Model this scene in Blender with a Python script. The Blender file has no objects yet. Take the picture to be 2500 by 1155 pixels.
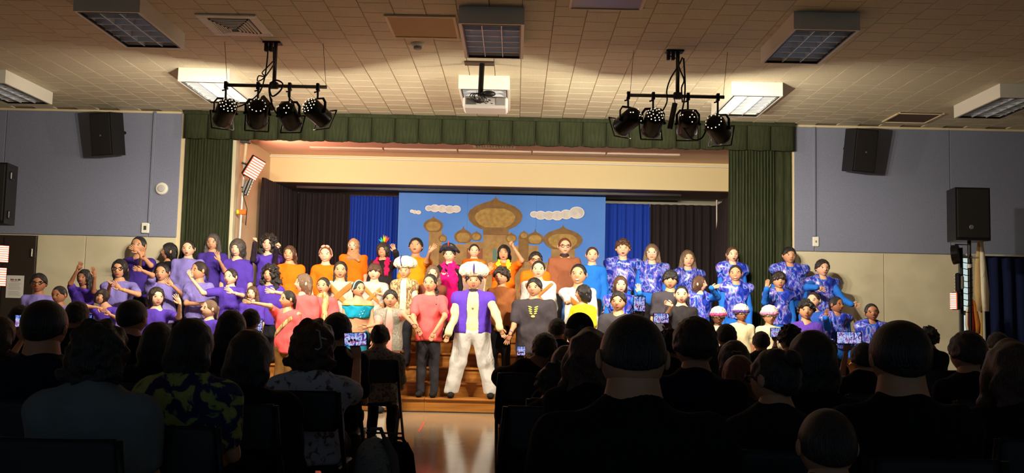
import bpy, bmesh, math, random
import numpy as np
from mathutils import Vector, Matrix
random.seed(7); np.random.seed(7)
SC = bpy.context.scene
COL = SC.collection
R_ = math.radians
# ------------------------------------------------------------------ camera
IW, IH, FPX = 2500.0, 1155.0, 2400.0
PITCH, ROLL, YAW, CAMH = R_(4.70), R_(1.275), R_(-0.293), 1.2
def _basis():
    cp, sp, cy, sy = math.cos(PITCH), math.sin(PITCH), math.cos(YAW), math.sin(YAW)
    rz = lambda v: Vector((cy*v[0]+sy*v[1], -sy*v[0]+cy*v[1], v[2]))
    f, u, r = rz((0, cp, sp)), rz((0, -sp, cp)), rz((1, 0, 0))
    cr, sr = math.cos(ROLL), math.sin(ROLL)
    return cr*r+sr*u, cr*u-sr*r, f
CR, CU, CF = _basis()
cam = bpy.data.cameras.new('camera'); cam.sensor_width = 36; cam.lens = FPX*36/IW
cam.clip_end = 100; cam.clip_start = .05
camo = bpy.data.objects.new('camera', cam); COL.objects.link(camo)
m = Matrix.Identity(4)
for i in range(3):
    m[i][0], m[i][1], m[i][2] = CR[i], CU[i], -CF[i]
m[2][3] = CAMH
camo.matrix_world = m
SC.camera = camo
def ray(px, py):                       # direction per metre of depth Y
    d = CF*FPX+CR*(px-IW/2)-CU*(py-IH/2)
    return d/d.y
def at(px, py, Y):                     # pixel + distance -> point
    d = ray(px, py)*Y
    return Vector((d.x, d.y, d.z+CAMH))
def onz(px, py, z):                    # pixel on a horizontal plane
    d = ray(px, py)
    return at(px, py, (z-CAMH)/d.z)
# ------------------------------------------------------------------ world, exposure
SC.view_settings.view_transform = 'Standard'; SC.view_settings.look = 'None'
SC.view_settings.gamma = 1; SC.view_settings.use_curve_mapping = False
SC.view_settings.exposure = 0.25
w = bpy.data.worlds.new('world'); SC.world = w; w.use_nodes = True
w.node_tree.nodes['Background'].inputs[0].default_value = (.46, .72, 1, 1)
w.node_tree.nodes['Background'].inputs[1].default_value = .115
# ------------------------------------------------------------------ main sizes
RIS, TRD = .174, .33
D0 = 12.39                              # foot of the steps
YW = D0+5*TRD                           # proscenium wall
HC = 4.065                              # hall ceiling
STZ = 6*RIS                             # stage floor
YH, YB, YC = 16.0, 16.8, 17.0           # header beam, painted backdrop, rear curtains
BARY = 10.27
SPOT_W, GLOW_W = 200, 165
# (pixel of the lamp centre, pixel of the lens end, pixel + depth of what it is aimed at)
LAMPS = [((549,275),(549,305),(380,690,13.2)), ((628,278),(633,303),(620,690,13.2)), ((705,283),(728,318),(900,680,13.2)), ((774,275),(797,292),(1230,690,13.2)),
         ((1533,296),(1510,320),(1060,680,13.2)), ((1594,300),(1598,328),(1480,690,13.2)), ((1679,303),(1655,328),(1640,660,13.2)), ((1752,315),(1762,345),(1960,700,13.2))]
def spot(loc, target, power, size, blend, col, rad=.06):
    l = bpy.data.lights.new('stage_beam', 'SPOT'); l.energy = power; l.spot_size = R_(size); l.spot_blend = blend
    l.color = col; l.shadow_soft_size = rad
    o = bpy.data.objects.new('stage_beam', l); COL.objects.link(o); o.location = loc
    o.rotation_euler = (Vector(target)-Vector(loc)).to_track_quat('-Z', 'Y').to_euler()
    return o
def point(loc, power, col, rad=.03):
    l = bpy.data.lights.new('lamp_glow', 'POINT'); l.energy = power; l.color = col; l.shadow_soft_size = rad
    o = bpy.data.objects.new('lamp_glow', l); COL.objects.link(o); o.location = loc
    return o
WARM = (1, .87, .68)
# ------------------------------------------------------------------ materials
def lin(c):
    return tuple(((v/255)/12.92 if v/255 <= .04045 else ((v/255+.055)/1.055)**2.4) for v in c)
_M = {}
def M(name, col, rough=.65, metal=0., noise=None, bump=None, emis=0, spec=.4, ecol=None):
    if name in _M: return _M[name]
    mt = bpy.data.materials.new(name); mt.use_nodes = True
    nt = mt.node_tree; b = nt.nodes['Principled BSDF']
    c = lin(col)+(1,)
    b.inputs['Base Color'].default_value = c
    b.inputs['Roughness'].default_value = rough; b.inputs['Metallic'].default_value = metal
    b.inputs['Specular IOR Level'].default_value = spec
    if emis:
        b.inputs['Emission Color'].default_value = lin(ecol or col)+(1,); b.inputs['Emission Strength'].default_value = emis
    if noise or bump:
        tc = nt.nodes.new('ShaderNodeTexCoord')
    if noise:
        sc, col2, lo, hi = noise[:4]
        n = nt.nodes.new('ShaderNodeTexNoise'); n.inputs['Scale'].default_value = 1; n.inputs['Detail'].default_value = 4
        mp = nt.nodes.new('ShaderNodeMapping'); mp.inputs['Scale'].default_value = sc if isinstance(sc, tuple) else (sc,)*3
        nt.links.new(tc.outputs['Object'], mp.inputs[0]); nt.links.new(mp.outputs[0], n.inputs['Vector'])
        r = nt.nodes.new('ShaderNodeValToRGB'); r.color_ramp.elements[0].position = lo; r.color_ramp.elements[1].position = hi
        r.color_ramp.elements[0].color = c; r.color_ramp.elements[1].color = lin(col2)+(1,)
        nt.links.new(n.outputs[0], r.inputs[0]); nt.links.new(r.outputs[0], b.inputs['Base Color'])
        if emis: nt.links.new(r.outputs[0], b.inputs['Emission Color'])
    if bump:
        sc, st = bump[:2]
        n = nt.nodes.new('ShaderNodeTexNoise'); n.inputs['Scale'].default_value = 1; n.inputs['Detail'].default_value = 3
        mp = nt.nodes.new('ShaderNodeMapping'); mp.inputs['Scale'].default_value = sc if isinstance(sc, tuple) else (sc,)*3
        nt.links.new(tc.outputs['Object'], mp.inputs[0]); nt.links.new(mp.outputs[0], n.inputs['Vector'])
        bp = nt.nodes.new('ShaderNodeBump'); bp.inputs['Strength'].default_value = st; bp.inputs['Distance'].default_value = .03
        nt.links.new(n.outputs[0], bp.inputs['Height']); nt.links.new(bp.outputs[0], b.inputs['Normal'])
    _M[name] = mt
    return mt
def ramp_mat(name, scale, stops, rough=.4, distort=1.5, kind='noise', emis=0, detail=3):
    if name in _M: return _M[name]
    mt = bpy.data.materials.new(name); mt.use_nodes = True
    nt = mt.node_tree; b = nt.nodes['Principled BSDF']; b.inputs['Roughness'].default_value = rough
    tc = nt.nodes.new('ShaderNodeTexCoord')
    mp = nt.nodes.new('ShaderNodeMapping'); mp.inputs['Scale'].default_value = scale if isinstance(scale, tuple) else (scale,)*3
    nt.links.new(tc.outputs['Object'], mp.inputs[0])
    if kind == 'noise':
        n = nt.nodes.new('ShaderNodeTexNoise'); n.inputs['Scale'].default_value = 1; n.inputs['Distortion'].default_value = distort; n.inputs['Detail'].default_value = detail
        out = n.outputs[0]
    elif kind == 'wave':
        n = nt.nodes.new('ShaderNodeTexWave'); n.inputs['Scale'].default_value = 1; n.inputs['Distortion'].default_value = distort; out = n.outputs[1]
    else:
        n = nt.nodes.new('ShaderNodeTexVoronoi'); n.inputs['Scale'].default_value = 1; out = n.outputs[0]
    nt.links.new(mp.outputs[0], n.inputs['Vector'])
    r = nt.nodes.new('ShaderNodeValToRGB'); cr = r.color_ramp
    while len(cr.elements) < len(stops): cr.elements.new(.5)
    for e, (p, c) in zip(cr.elements, stops):
        e.position = p; e.color = lin(c)+(1,)
    nt.links.new(out, r.inputs[0]); nt.links.new(r.outputs[0], b.inputs['Base Color'])
    if emis:
        nt.links.new(r.outputs[0], b.inputs['Emission Color']); b.inputs['Emission Strength'].default_value = emis
    _M[name] = mt
    return mt
def cloth(c, name=None):
    return M(name or 'cloth_%d_%d_%d' % c, c, .85, bump=((11, 11, 6.5), .75), spec=.2)
# ------------------------------------------------------------------ mesh helpers
def tag(o, label=None, cat=None, group=None, kind=None):
    if label: o['label'] = label
    if cat: o['category'] = cat
    if group: o['group'] = group
    if kind: o['kind'] = kind
    return o
def empty(name, loc=(0, 0, 0), label=None, cat=None, group=None):
    o = bpy.data.objects.new(name, None); COL.objects.link(o); o.location = loc; o.empty_display_size = .1
    return tag(o, label, cat, group)
def link(name, me, mat=None, parent=None):
    o = bpy.data.objects.new(name, me); COL.objects.link(o)
    if mat is not None:
        for mt in (mat if isinstance(mat, (list, tuple)) else [mat]): me.materials.append(mt)
    o.parent = parent
    return o
def inst(name, me, parent=None, loc=(0, 0, 0), mat=None):
    o = bpy.data.objects.new(name, me); COL.objects.link(o); o.location = loc; o.parent = parent
    if mat is not None:
        o.material_slots[0].link = 'OBJECT'; o.material_slots[0].material = mat
    return o
class MB:
    """collects verts/faces for one mesh"""
    def __init__(s): s.v = []; s.f = []; s.mi = []; s.cur = 0
    def add(s, v, f):
        o = len(s.v); s.v += [tuple(p) for p in v]
        for q in f: s.f.append(tuple(i+o for i in q)); s.mi.append(s.cur)
        return s
    def box(s, a, b, M4=None, bev=0):
        x0, y0, z0 = a; x1, y1, z1 = b
        if bev:
            c = min(bev, abs(x1-x0)*.49, abs(y1-y0)*.49, abs(z1-z0)*.49)
            v = []
            for z in (0, 1):
                for y in (0, 1):
                    for x in (0, 1):
                        X, Y, Z = (x0, x1)[x], (y0, y1)[y], (z0, z1)[z]
                        sx, sy, sz = (1, -1)[x]*c, (1, -1)[y]*c, (1, -1)[z]*c
                        v += [(X, Y+sy, Z+sz), (X+sx, Y, Z+sz), (X+sx, Y+sy, Z)]
            bm = bmesh.new(); vs = [bm.verts.new(p) for p in v]
            r = bmesh.ops.convex_hull(bm, input=vs)
            bm.verts.index_update(); bmesh.ops.dissolve_limit(bm, angle_limit=.01, verts=bm.verts, edges=bm.edges)
            bm.verts.index_update()
            vv = [tuple(p.co) for p in bm.verts]; ff = [tuple(p.index for p in q.verts) for q in bm.faces]; bm.free()
        else:
            vv = [(x, y, z) for z in (z0, z1) for y in (y0, y1) for x in (x0, x1)]
            ff = [(0, 2, 3, 1), (4, 5, 7, 6), (0, 1, 5, 4), (2, 6, 7, 3), (0, 4, 6, 2), (1, 3, 7, 5)]
        if M4 is not None: vv = [tuple(M4 @ Vector(p)) for p in vv]
        return s.add(vv, ff)
    def tube(s, pts, rad, n=8, cap=True, flat=1.0, up=None):
        pts = [Vector(p) for p in pts]; k = len(pts)
        rad = rad if isinstance(rad, (list, tuple)) else [rad]*k
        v = []; prev = None
        for i, p in enumerate(pts):
            t = (pts[min(i+1, k-1)]-pts[max(i-1, 0)]).normalized()
            if prev is None:
                a = Vector(up) if up is not None else (Vector((0, 0, 1)) if abs(t.z) < .9 else Vector((1, 0, 0)))
                n1 = (a-t*a.dot(t)).normalized()
            else:
                n1 = (prev-t*prev.dot(t)).normalized()
            prev = n1; n2 = t.cross(n1)
            for j in range(n):
                a = 2*math.pi*j/n
                v.append(p+n1*(rad[i]*math.cos(a)*flat)+n2*(rad[i]*math.sin(a)))
        f = [(i*n+j, i*n+(j+1) % n, (i+1)*n+(j+1) % n, (i+1)*n+j) for i in range(k-1) for j in range(n)]
        if cap: f += [tuple(range(n))[::-1], tuple((k-1)*n+j for j in range(n))]
        return s.add(v, f)
    def lathe(s, prof, o=(0, 0, 0), axis=(0, 0, 1), n=20, cap=True):
        q = Vector((0, 0, 1)).rotation_difference(Vector(axis).normalized()); o = Vector(o); v = []
        for r, z in prof:
            for j in range(n):
                a = 2*math.pi*j/n
                v.append(o+q @ Vector((r*math.cos(a), r*math.sin(a), z)))
        k = len(prof)
        f = [(i*n+j, i*n+(j+1) % n, (i+1)*n+(j+1) % n, (i+1)*n+j) for i in range(k-1) for j in range(n)]
        if cap: f += [tuple(range(n))[::-1], tuple((k-1)*n+j for j in range(n))]
        return s.add(v, f)
    def ell(s, c, r, nu=10, nv=7, Rm=None):
        v = [(0, 0, -1)]
        for i in range(1, nv):
            b = -math.pi/2+math.pi*i/nv
            v += [(math.cos(b)*math.cos(2*math.pi*j/nu), math.cos(b)*math.sin(2*math.pi*j/nu), math.sin(b)) for j in range(nu)]
        v.append((0, 0, 1)); L = len(v)-1
        f = [(0, 1+(j+1) % nu, 1+j) for j in range(nu)]
        f += [(1+i*nu+j, 1+i*nu+(j+1) % nu, 1+(i+1)*nu+(j+1) % nu, 1+(i+1)*nu+j) for i in range(nv-2) for j in range(nu)]
        f += [(L, L-nu+j, L-nu+(j+1) % nu) for j in range(nu)]
        vv = []
        for p in v:
            q = Vector((p[0]*r[0], p[1]*r[1], p[2]*r[2]))
            if Rm is not None: q = Rm @ q
            vv.append(q+Vector(c))
        return s.add(vv, f)
    def poly(s, pts2, y0, y1):          # outline in x,z given a thickness in y
        n = len(pts2)
        v = [(x, y0, z) for x, z in pts2]+[(x, y1, z) for x, z in pts2]
        f = [tuple(range(n)), tuple(range(2*n-1, n-1, -1))]+[(i, i+n, (i+1) % n+n, (i+1) % n) for i in range(n)]
        return s.add(v, f)
    def mesh(s, name, smooth=False):
        me = bpy.data.meshes.new(name); me.from_pydata(s.v, [], s.f)
        if any(s.mi): me.polygons.foreach_set('material_index', s.mi)
        if smooth: me.polygons.foreach_set('use_smooth', [True]*len(me.polygons))
        me.update()
        return me
    def build(s, name, mat, parent=None, smooth=False, fix=False):
        me = s.mesh(name, smooth)
        if fix:
            bm = bmesh.new(); bm.from_mesh(me); bmesh.ops.recalc_face_normals(bm, faces=bm.faces); bm.to_mesh(me); bm.free()
        return link(name, me, mat, parent)
def np_mesh(name, v, q, mi=None, tris=None):
    me = bpy.data.meshes.new(name)
    nq = len(q); nt = 0 if tris is None else len(tris)
    me.vertices.add(len(v)); me.vertices.foreach_set('co', np.asarray(v, np.float32).ravel())
    loops = np.asarray(q, np.int32).ravel()
    st = np.arange(nq)*4; tot = np.full(nq, 4)
    if nt:
        loops = np.concatenate([loops, np.asarray(tris, np.int32).ravel()])
        st = np.concatenate([st, nq*4+np.arange(nt)*3]); tot = np.concatenate([tot, np.full(nt, 3)])
    me.loops.add(len(loops)); me.loops.foreach_set('vertex_index', loops)
    me.polygons.add(nq+nt); me.polygons.foreach_set('loop_start', st.astype(np.int32)); me.polygons.foreach_set('loop_total', tot.astype(np.int32))
    me.polygons.foreach_set('use_smooth', np.ones(nq+nt, bool))
    if mi is not None: me.polygons.foreach_set('material_index', np.asarray(mi, np.int32))
    me.update(calc_edges=True)
    return me
# ------------------------------------------------------------------ implicit surfaces: one continuous skin over blended volumes
class SDF:
    def __init__(s, h): s.h = h; s.ops = []
    def cone(s, a, b, ra, rb, k=.03): s.ops.append(('c', np.array(a, float), np.array(b, float), ra, rb, k)); return s
    def ell(s, c, r, Rm=None, k=.03): s.ops.append(('e', np.array(c, float), np.array(r, float), None if Rm is None else np.array(Rm), k)); return s
    def ecyl(s, a, b, r1, r2, Rv, Fv, k=.03):     # upright elliptical barrel: (lateral, forward) radii at both ends
        s.ops.append(('y', np.array(a, float), np.array(b, float), r1, r2, np.array(Rv), np.array(Fv), k)); return s
    def plane(s, o, n): s.ops.append(('p', np.array(o, float), np.array(n, float))); return s     # keep the side against n
    def slab(s, o, n, hw): s.ops.append(('s', np.array(o, float), np.array(n, float), hw)); return s
    def cut(s, c, r, Rm=None): s.ops.append(('x', np.array(c, float), np.array(r, float), None if Rm is None else np.array(Rm))); return s
    def wob(s, amp, f, ph=0): s.ops.append(('w', amp, f, ph)); return s
    def mesh(s):
        h = s.h; lo = np.full(3, 1e9); hi = -lo
        bb = []
        for o in s.ops:
            if o[0] == 'c':
                r = max(o[3], o[4]); l, u = np.minimum(o[1], o[2])-r, np.maximum(o[1], o[2])+r
            elif o[0] == 'e':
                r = max(o[2]) if o[3] is not None else o[2]; l, u = o[1]-r, o[1]+r
            elif o[0] == 'y':
                r = max(max(o[3]), max(o[4])); l, u = np.minimum(o[1], o[2])-r, np.maximum(o[1], o[2])+r
            else:
                bb.append(None); continue
            bb.append((l, u)); lo = np.minimum(lo, l); hi = np.maximum(hi, u)
        lo = lo-3*h; hi = hi+3*h
        n = np.ceil((hi-lo)/h).astype(int)+1
        d = np.full(n, 1., np.float32)
        ax = [lo[i]+h*np.arange(n[i]) for i in range(3)]
        for o, b in zip(s.ops, bb):
            if b is not None:
                k = o[-1]; mg = k+2.5*h
                i0 = np.maximum(((b[0]-mg-lo)/h).astype(int), 0); i1 = np.minimum(((b[1]+mg-lo)/h).astype(int)+2, n)
                sl = tuple(slice(i0[j], i1[j]) for j in range(3))
                X = ax[0][sl[0]][:, None, None]; Y = ax[1][sl[1]][None, :, None]; Z = ax[2][sl[2]][None, None, :]
                if o[0] == 'c':
                    a, e = o[1], o[2]; ab = e-a; L = ab.dot(ab)+1e-9
                    px, py, pz = X-a[0], Y-a[1], Z-a[2]
                    t = np.clip((px*ab[0]+py*ab[1]+pz*ab[2])/L, 0, 1)
                    v = np.sqrt((px-t*ab[0])**2+(py-t*ab[1])**2+(pz-t*ab[2])**2)-(o[3]+t*(o[4]-o[3]))
                elif o[0] == 'e':
                    px, py, pz = X-o[1][0], Y-o[1][1], Z-o[1][2]
                    if o[3] is not None:
                        A = o[3]
                        px, py, pz = (px*A[i][0]+py*A[i][1]+pz*A[i][2] for i in range(3))
                    r = o[2]
                    k0 = np.sqrt((px/r[0])**2+(py/r[1])**2+(pz/r[2])**2); k1 = np.sqrt((px/r[0]**2)**2+(py/r[1]**2)**2+(pz/r[2]**2)**2)+1e-6
                    v = k0*(k0-1)/k1
                else:
                    a, e = o[1], o[2]; ab = e-a; L = ab.dot(ab)+1e-9
                    px, py, pz = X-a[0], Y-a[1], Z-a[2]
                    tr = (px*ab[0]+py*ab[1]+pz*ab[2])/L; t = np.clip(tr, 0, 1)
                    px, py, pz = px-t*ab[0], py-t*ab[1], pz-t*ab[2]
                    Rv, Fv = o[5], o[6]
                    l = px*Rv[0]+py*Rv[1]; f = px*Fv[0]+py*Fv[1]
                    rl = o[3][0]+t*(o[4][0]-o[3][0]); rf = o[3][1]+t*(o[4][1]-o[3][1]); rm = np.minimum(rl, rf)
                    zz = (tr-t)*math.sqrt(L)/rm
                    v = (np.sqrt((l/rl)**2+(f/rf)**2+zz**2)-1)*rm
                g = d[sl]
                w_ = np.clip(.5+.5*(g-v)/k, 0, 1)
                d[sl] = g*(1-w_)+v*w_-k*w_*(1-w_)
            else:
                X = ax[0][:, None, None]; Y = ax[1][None, :, None]; Z = ax[2][None, None, :]
                if o[0] == 'p': d = np.maximum(d, (X-o[1][0])*o[2][0]+(Y-o[1][1])*o[2][1]+(Z-o[1][2])*o[2][2])
                elif o[0] == 's': d = np.maximum(d, np.abs((X-o[1][0])*o[2][0]+(Y-o[1][1])*o[2][1]+(Z-o[1][2])*o[2][2])-o[3])
                elif o[0] == 'w':
                    A, f, ph = o[1], o[2], o[3]
                    d = d+A*(np.sin(f*X+2.1*np.sin(f*.7*Z+ph))+np.sin(f*1.1*Y+1.7*np.sin(f*.6*X))+np.sin(f*.9*Z+2*np.sin(f*.8*Y+ph)))
                else:
                    px, py, pz = X-o[1][0], Y-o[1][1], Z-o[1][2]
                    if o[3] is not None:
                        A = o[3]; px, py, pz = (px*A[i][0]+py*A[i][1]+pz*A[i][2] for i in range(3))
                    r = o[2]
                    d = np.maximum(d, (1-np.sqrt((px/r[0])**2+(py/r[1])**2+(pz/r[2])**2))*min(r))
        # surface nets
        sg = d < 0
        c = np.zeros(np.array(d.shape)-1, np.int8)
        for i in (0, 1):
            for j in (0, 1):
                for k in (0, 1):
                    c += sg[i:d.shape[0]-1+i, j:d.shape[1]-1+j, k:d.shape[2]-1+k]
        act = (c > 0) & (c < 8)
        ii = np.argwhere(act); idx = np.full(act.shape, -1, np.int32); idx[act] = np.arange(len(ii))
        off = [(i, j, k) for i in (0, 1) for j in (0, 1) for k in (0, 1)]
        val = [d[ii[:, 0]+a, ii[:, 1]+b, ii[:, 2]+e] for a, b, e in off]
        pos = np.zeros((len(ii), 3)); cn = np.zeros(len(ii))
        for a in range(8):
            for b in range(a+1, 8):
                df = [off[b][q]-off[a][q] for q in range(3)]
                if sum(abs(q) for q in df) != 1: continue
                mk = (val[a] < 0) != (val[b] < 0)
                t = np.where(mk, val[a]/np.where(mk, val[a]-val[b], 1), 0)
                for q in range(3): pos[:, q] += np.where(mk, off[a][q]+t*df[q], 0)
                cn += mk
        v = lo+h*(ii+pos/cn[:, None])
        Q = []
        for A in range(3):
            B, C = (A+1) % 3, (A+2) % 3
            s0 = [slice(None)]*3; s1 = [slice(None)]*3; s0[A] = slice(0, -1); s1[A] = slice(1, None)
            df = sg[tuple(s0)] != sg[tuple(s1)]
            e = np.argwhere(df); e = e[(e[:, B] > 0) & (e[:, C] > 0) & (e[:, B] < d.shape[B]-1) & (e[:, C] < d.shape[C]-1)]
            ins = sg[e[:, 0], e[:, 1], e[:, 2]]
            def cell(db, dc):
                f = e.copy(); f[:, B] -= db; f[:, C] -= dc
                return idx[f[:, 0], f[:, 1], f[:, 2]]
            q = np.stack([cell(1, 1), cell(0, 1), cell(0, 0), cell(1, 0)], 1)
            q[~ins] = q[~ins][:, ::-1]
            Q.append(q)
        return v, np.concatenate(Q)
# ------------------------------------------------------------------ the hall
def struct(o): o['kind'] = 'structure'; return o
M_cream = M('cream_paint', (206, 198, 170), .6, noise=(2.2, (196, 188, 160), .4, .6))
M_blue = M('blue_grey_panel', (128, 134, 156), .8, noise=((60, 60, 60), (120, 126, 148), .4, .6), bump=(180, .15))
M_trim = M('cream_trim', (222, 206, 168), .5)
M_ceil = M('ceiling_tile_paint', (212, 203, 176), .8, noise=(90, (196, 187, 160), .42, .6), bump=(240, .12))
M_joint = M('tile_joint', (160, 144, 122), .9)
M_floor = M('floor_vinyl', (176, 156, 130), .13, noise=(1.3, (164, 143, 116), .35, .65), bump=((1.2, 5, 1), .035), spec=.5)
M_wood = M('oak_step', (176, 116, 48), .35, noise=((1.2, 22, 22), (140, 84, 30), .38, .66), spec=.5)
M_black = M('black_plastic', (20, 20, 22), .5)
M_blackm = M('black_metal', (26, 24, 24), .35, .4)
M_steel = M('grey_pipe', (92, 88, 84), .4, .6)
M_white = M('white_enamel', (228, 226, 214), .45)
M_green = M('green_velour', (52, 58, 38), .9, noise=((40, 40, 4), (43, 48, 32), .4, .6), spec=.15)
M_drape = M('black_drape', (46, 40, 42), .95, spec=.1)
M_bdrape = M('royal_blue_drape', (28, 64, 176), .8, spec=.2)
M_navy = M('navy_drape', (22, 30, 62), .9, spec=.1)

f = MB().box((-9.5, -3, -.12), (9.5, 18, 0)).build('floor', M_floor); struct(f)
for s_, nm in ((-1, 'wall_left'), (1, 'wall_right')):
    struct(MB().box((s_*9.5-.1, -3, 0), (s_*9.5+.1, YW+.2, HC)).build(nm, M_cream))
XL, XR = at(452, 400, YW).x, at(1934, 400, YW).x          # edges of the valance
OL, OR = at(575, 400, YW).x, at(1800, 400, YW).x          # proscenium opening
mb = MB()
mb.box((-9.4, YW, 0), (OL, YW+.22, HC)); mb.box((OR, YW, 0), (9.4, YW+.22, HC))
mb.box((OL, YW, 3.72), (OR, YW+.22, HC)); mb.box((OL, YW+.03, 0), (OR, YW+.22, STZ-.035))
wf = struct(mb.build('wall_front', M_cream))
zb_, PT = at(300, 577, YW).z, .022                           # lower edge of the blue panels
BXL, BXR = at(440, 420, YW).x, at(1938, 420, YW).x
def panels(xs, z0, z1, mat, nm):
    for a, b in zip(xs, xs[1:]):
        MB().box((a+.003, YW-PT, z0), (b-.003, YW, z1), bev=.006).build(nm, mat, wf)
DX0, DX1 = at(-70, 640, YW).x, at(88, 640, YW).x          # dark doorway at the far left
panels([-9.3, -8.2, at(204, 420, YW).x-1.15, at(371, 420, YW).x, BXL], zb_, HC-.03, M_blue, 'acoustic_panel')
panels([BXR, at(1987, 420, YW).x, 6.2, 7.4, 8.6, 9.3], zb_, HC-.03, M_blue, 'acoustic_panel')
panels([DX1+.01, at(207, 650, YW).x, BXL], .1, zb_-.01, M_cream, 'lower_panel')
panels([BXR, at(2157, 650, YW).x, at(2395, 650, YW).x, 7.6, 9.3], .1, zb_-.01, M_cream, 'lower_panel')
panels([-9.3, DX0-.01], .1, zb_-.01, M_cream, 'lower_panel')
struct(MB().box((-9.4, YW-.03, HC-.035), (XL, YW, HC-.002), bev=.008).build('trim_1', M_trim))
struct(MB().box((XR, YW-.03, HC-.035), (9.4, YW, HC-.002), bev=.008).build('trim_2', M_trim))
struct(MB().box((XL-.08, YW-.012, 0), (XL+.02, YW, HC-.03)).build('trim_3', M_trim))
struct(MB().box((XR-.02, YW-.012, 0), (XR+.05, YW, HC-.03)).build('trim_4', M_trim))
dr = struct(MB().box((DX0, YW-.03, 0), (DX1, YW-.002, zb_-.02), bev=.006).build('door_1', M('dark_door', (46, 38, 32), .5)))
xm = at(10, 640, YW).x
MB().box((xm-.01, YW-.036, .02), (xm+.005, YW-.028, zb_-.05)).build('door_gap', M_black, dr)
p = at(77, 617, YW-.05); MB().box((p.x-.012, p.y-.01, p.z-.06), (p.x+.012, p.y+.02, p.z+.06), bev=.006).build('door_closer_plate', M('brushed_steel', (170, 168, 160), .3, .9), dr)
# ceiling: slab with 12 inch tiles, joints recessed
slab = struct(MB().box((-9.5, -3, HC+.012), (9.5, YW+.2, HC+.12)).build('ceiling', M_joint))
T = .3048
def tile_mb(mb, x, y, bv=.004):
    e = T/2-.0012
    v = [(x-e, y-e, HC+.013), (x+e, y-e, HC+.013), (x+e, y+e, HC+.013), (x-e, y+e, HC+.013)]
    e2 = e-bv
    v += [(x-e2, y-e2, HC), (x+e2, y-e2, HC), (x+e2, y+e2, HC), (x-e2, y+e2, HC)]
    return mb.add(v, [(7, 6, 5, 4), (0, 1, 5, 4), (1, 2, 6, 5), (2, 3, 7, 6), (3, 0, 4, 7)])
tm = tile_mb(MB(), 0, 0).mesh('tile'); tm.materials.append(M_ceil)
cells = []
for i in range(-31, 32):
    x = i*T-.15
    for j in range(0, 56):
        y = YW-T/2-(j+(.5 if i % 2 else 0))*T
        if abs(x) < 9.3 and y > -2.9: cells.append((x, y))
vis = [c for c in cells if c[1] > 8.5 and abs(c[0]) < .53*c[1]+.1]
vis.sort(key=lambda c: c[1]+abs(c[0])*.25)
one = set(vis[:300])
for c in vis[:300]: inst('tile', tm, slab, (c[0], c[1], 0))
mb = MB()
for c in cells:
    if c not in one: tile_mb(mb, *c)
tag(mb.build('tile_field', M_ceil, slab), kind='stuff')
# ------------------------------------------------------------------ steps and stage
sx0, sx1 = -5.35, 5.25
st = struct(empty('trim_5', (0, D0, 0))); st.name = 'stage_steps'; tag(st, 'wide oak steps climbing from the hall floor to the stage', 'steps'); del st['kind']
nsec = 5
for r in range(1, 7):
    y0 = (r-1)*TRD; z1 = r*RIS
    for k in range(nsec):
        a = sx0+(sx1-sx0)*k/nsec; b = sx0+(sx1-sx0)*(k+1)/nsec
        if r == 6:
            a, b = max(a, OL), min(b, OR)
        MB().box((a+.001, y0, z1-RIS), (b-.001, y0+.02, z1-.028)).build('riser', M_wood, st)
        MB().box((a+.001, y0-.025, z1-.028), (b-.001, y0+(TRD if r < 6 else .24), z1), bev=.008).build('tread', M_wood, st)
struct(MB().box((OL-.6, YW+.23, STZ-.1), (OR+.9, 18, STZ)).build('stage_floor', M_wood)).name = 'floor_stage'
zc = at(1250, 389, YH).z                                  # stage ceiling
M_sceil = M('stage_ceiling_paint', (226, 196, 170), .7)
struct(MB().box((OL-.8, YW+.2, zc), (OR+1.1, 18, zc+.1)).build('ceiling_stage', M_sceil))
zh = at(1250, 456, YH).z
hdr = struct(MB().box((OL-.5, YH, zh), (OR+.8, YH+.12, zc)).build('wall_header', M('header_cream', (224, 208, 160), .6)))
struct(MB().box((OL-.5, YH+.12, zh), (OR+.8, 17.4, zh+.03)).build('soffit', M('soffit_grey', (120, 112, 100), .6))).name = 'ceiling_soffit'
mb = MB().tube([(OL-.4, YH-.03, zc-.035), (-1.4, YH-.03, zc-.05), (1.4, YH-.03, zc-.05), (OR+.5, YH-.03, zc-.06)], .014, 6)
mb.build('cove_strip', M_white, hdr)
struct(MB().box((OL-.8, 17.4, STZ), (OR+1, 17.5, zh+.03)).build('wall_stage_back', M('stage_wall', (170, 165, 150), .7)))
struct(MB().box((OL-.12, YW+.22, STZ), (OL, YH, zc)).build('wall_stage_left', M('stage_wall_warm', (214, 186, 150), .7)))
struct(MB().box((OR+.6, YW+.22, STZ), (OR+.7, 17.4, zc)).build('wall_stage_right', M_cream))
# soffit tracks and stage ceiling details
def bar_px(nm, x0, y0, x1, y1, Y, hgt, dep, mat, label, cat):
    a, b = at(x0, y0, Y), at(x1, y1, Y)
    o = MB().box((a.x, Y, min(a.z, b.z)-hgt), (b.x, Y+dep, min(a.z, b.z)), bev=.004).build(nm, mat); tag(o, label, cat); return o
tr = empty('curtain_track', (0, YB-.35, zh), 'long dark metal curtain track under the cream stage header', 'curtain track')
for q in (0, .05, .1): MB().box((at(735, 460, YB).x, q, -.04), (at(1655, 475, YB).x, q+.03, -.002)).build('rail', M_blackm, tr)
pv = at(1208, 356, 15.0)
v1 = empty('ceiling_vent', (pv.x, (zc-CAMH)/ray(1208, 356).z, zc), 'small white slotted vent in the stage ceiling behind the valance', 'vent')
MB().box((-.32, -.1, -.02), (.32, .1, 0), bev=.006).build('frame', M_white, v1)
for i in range(14): MB().box((-.28+i*.042, -.08, -.026), (-.26+i*.042, .08, -.019)).build('slat', M_steel, v1)
lf = empty('strip_light', (0, 15.2, zc-.001), 'long unlit strip light frame across the stage ceiling', 'light')
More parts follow.
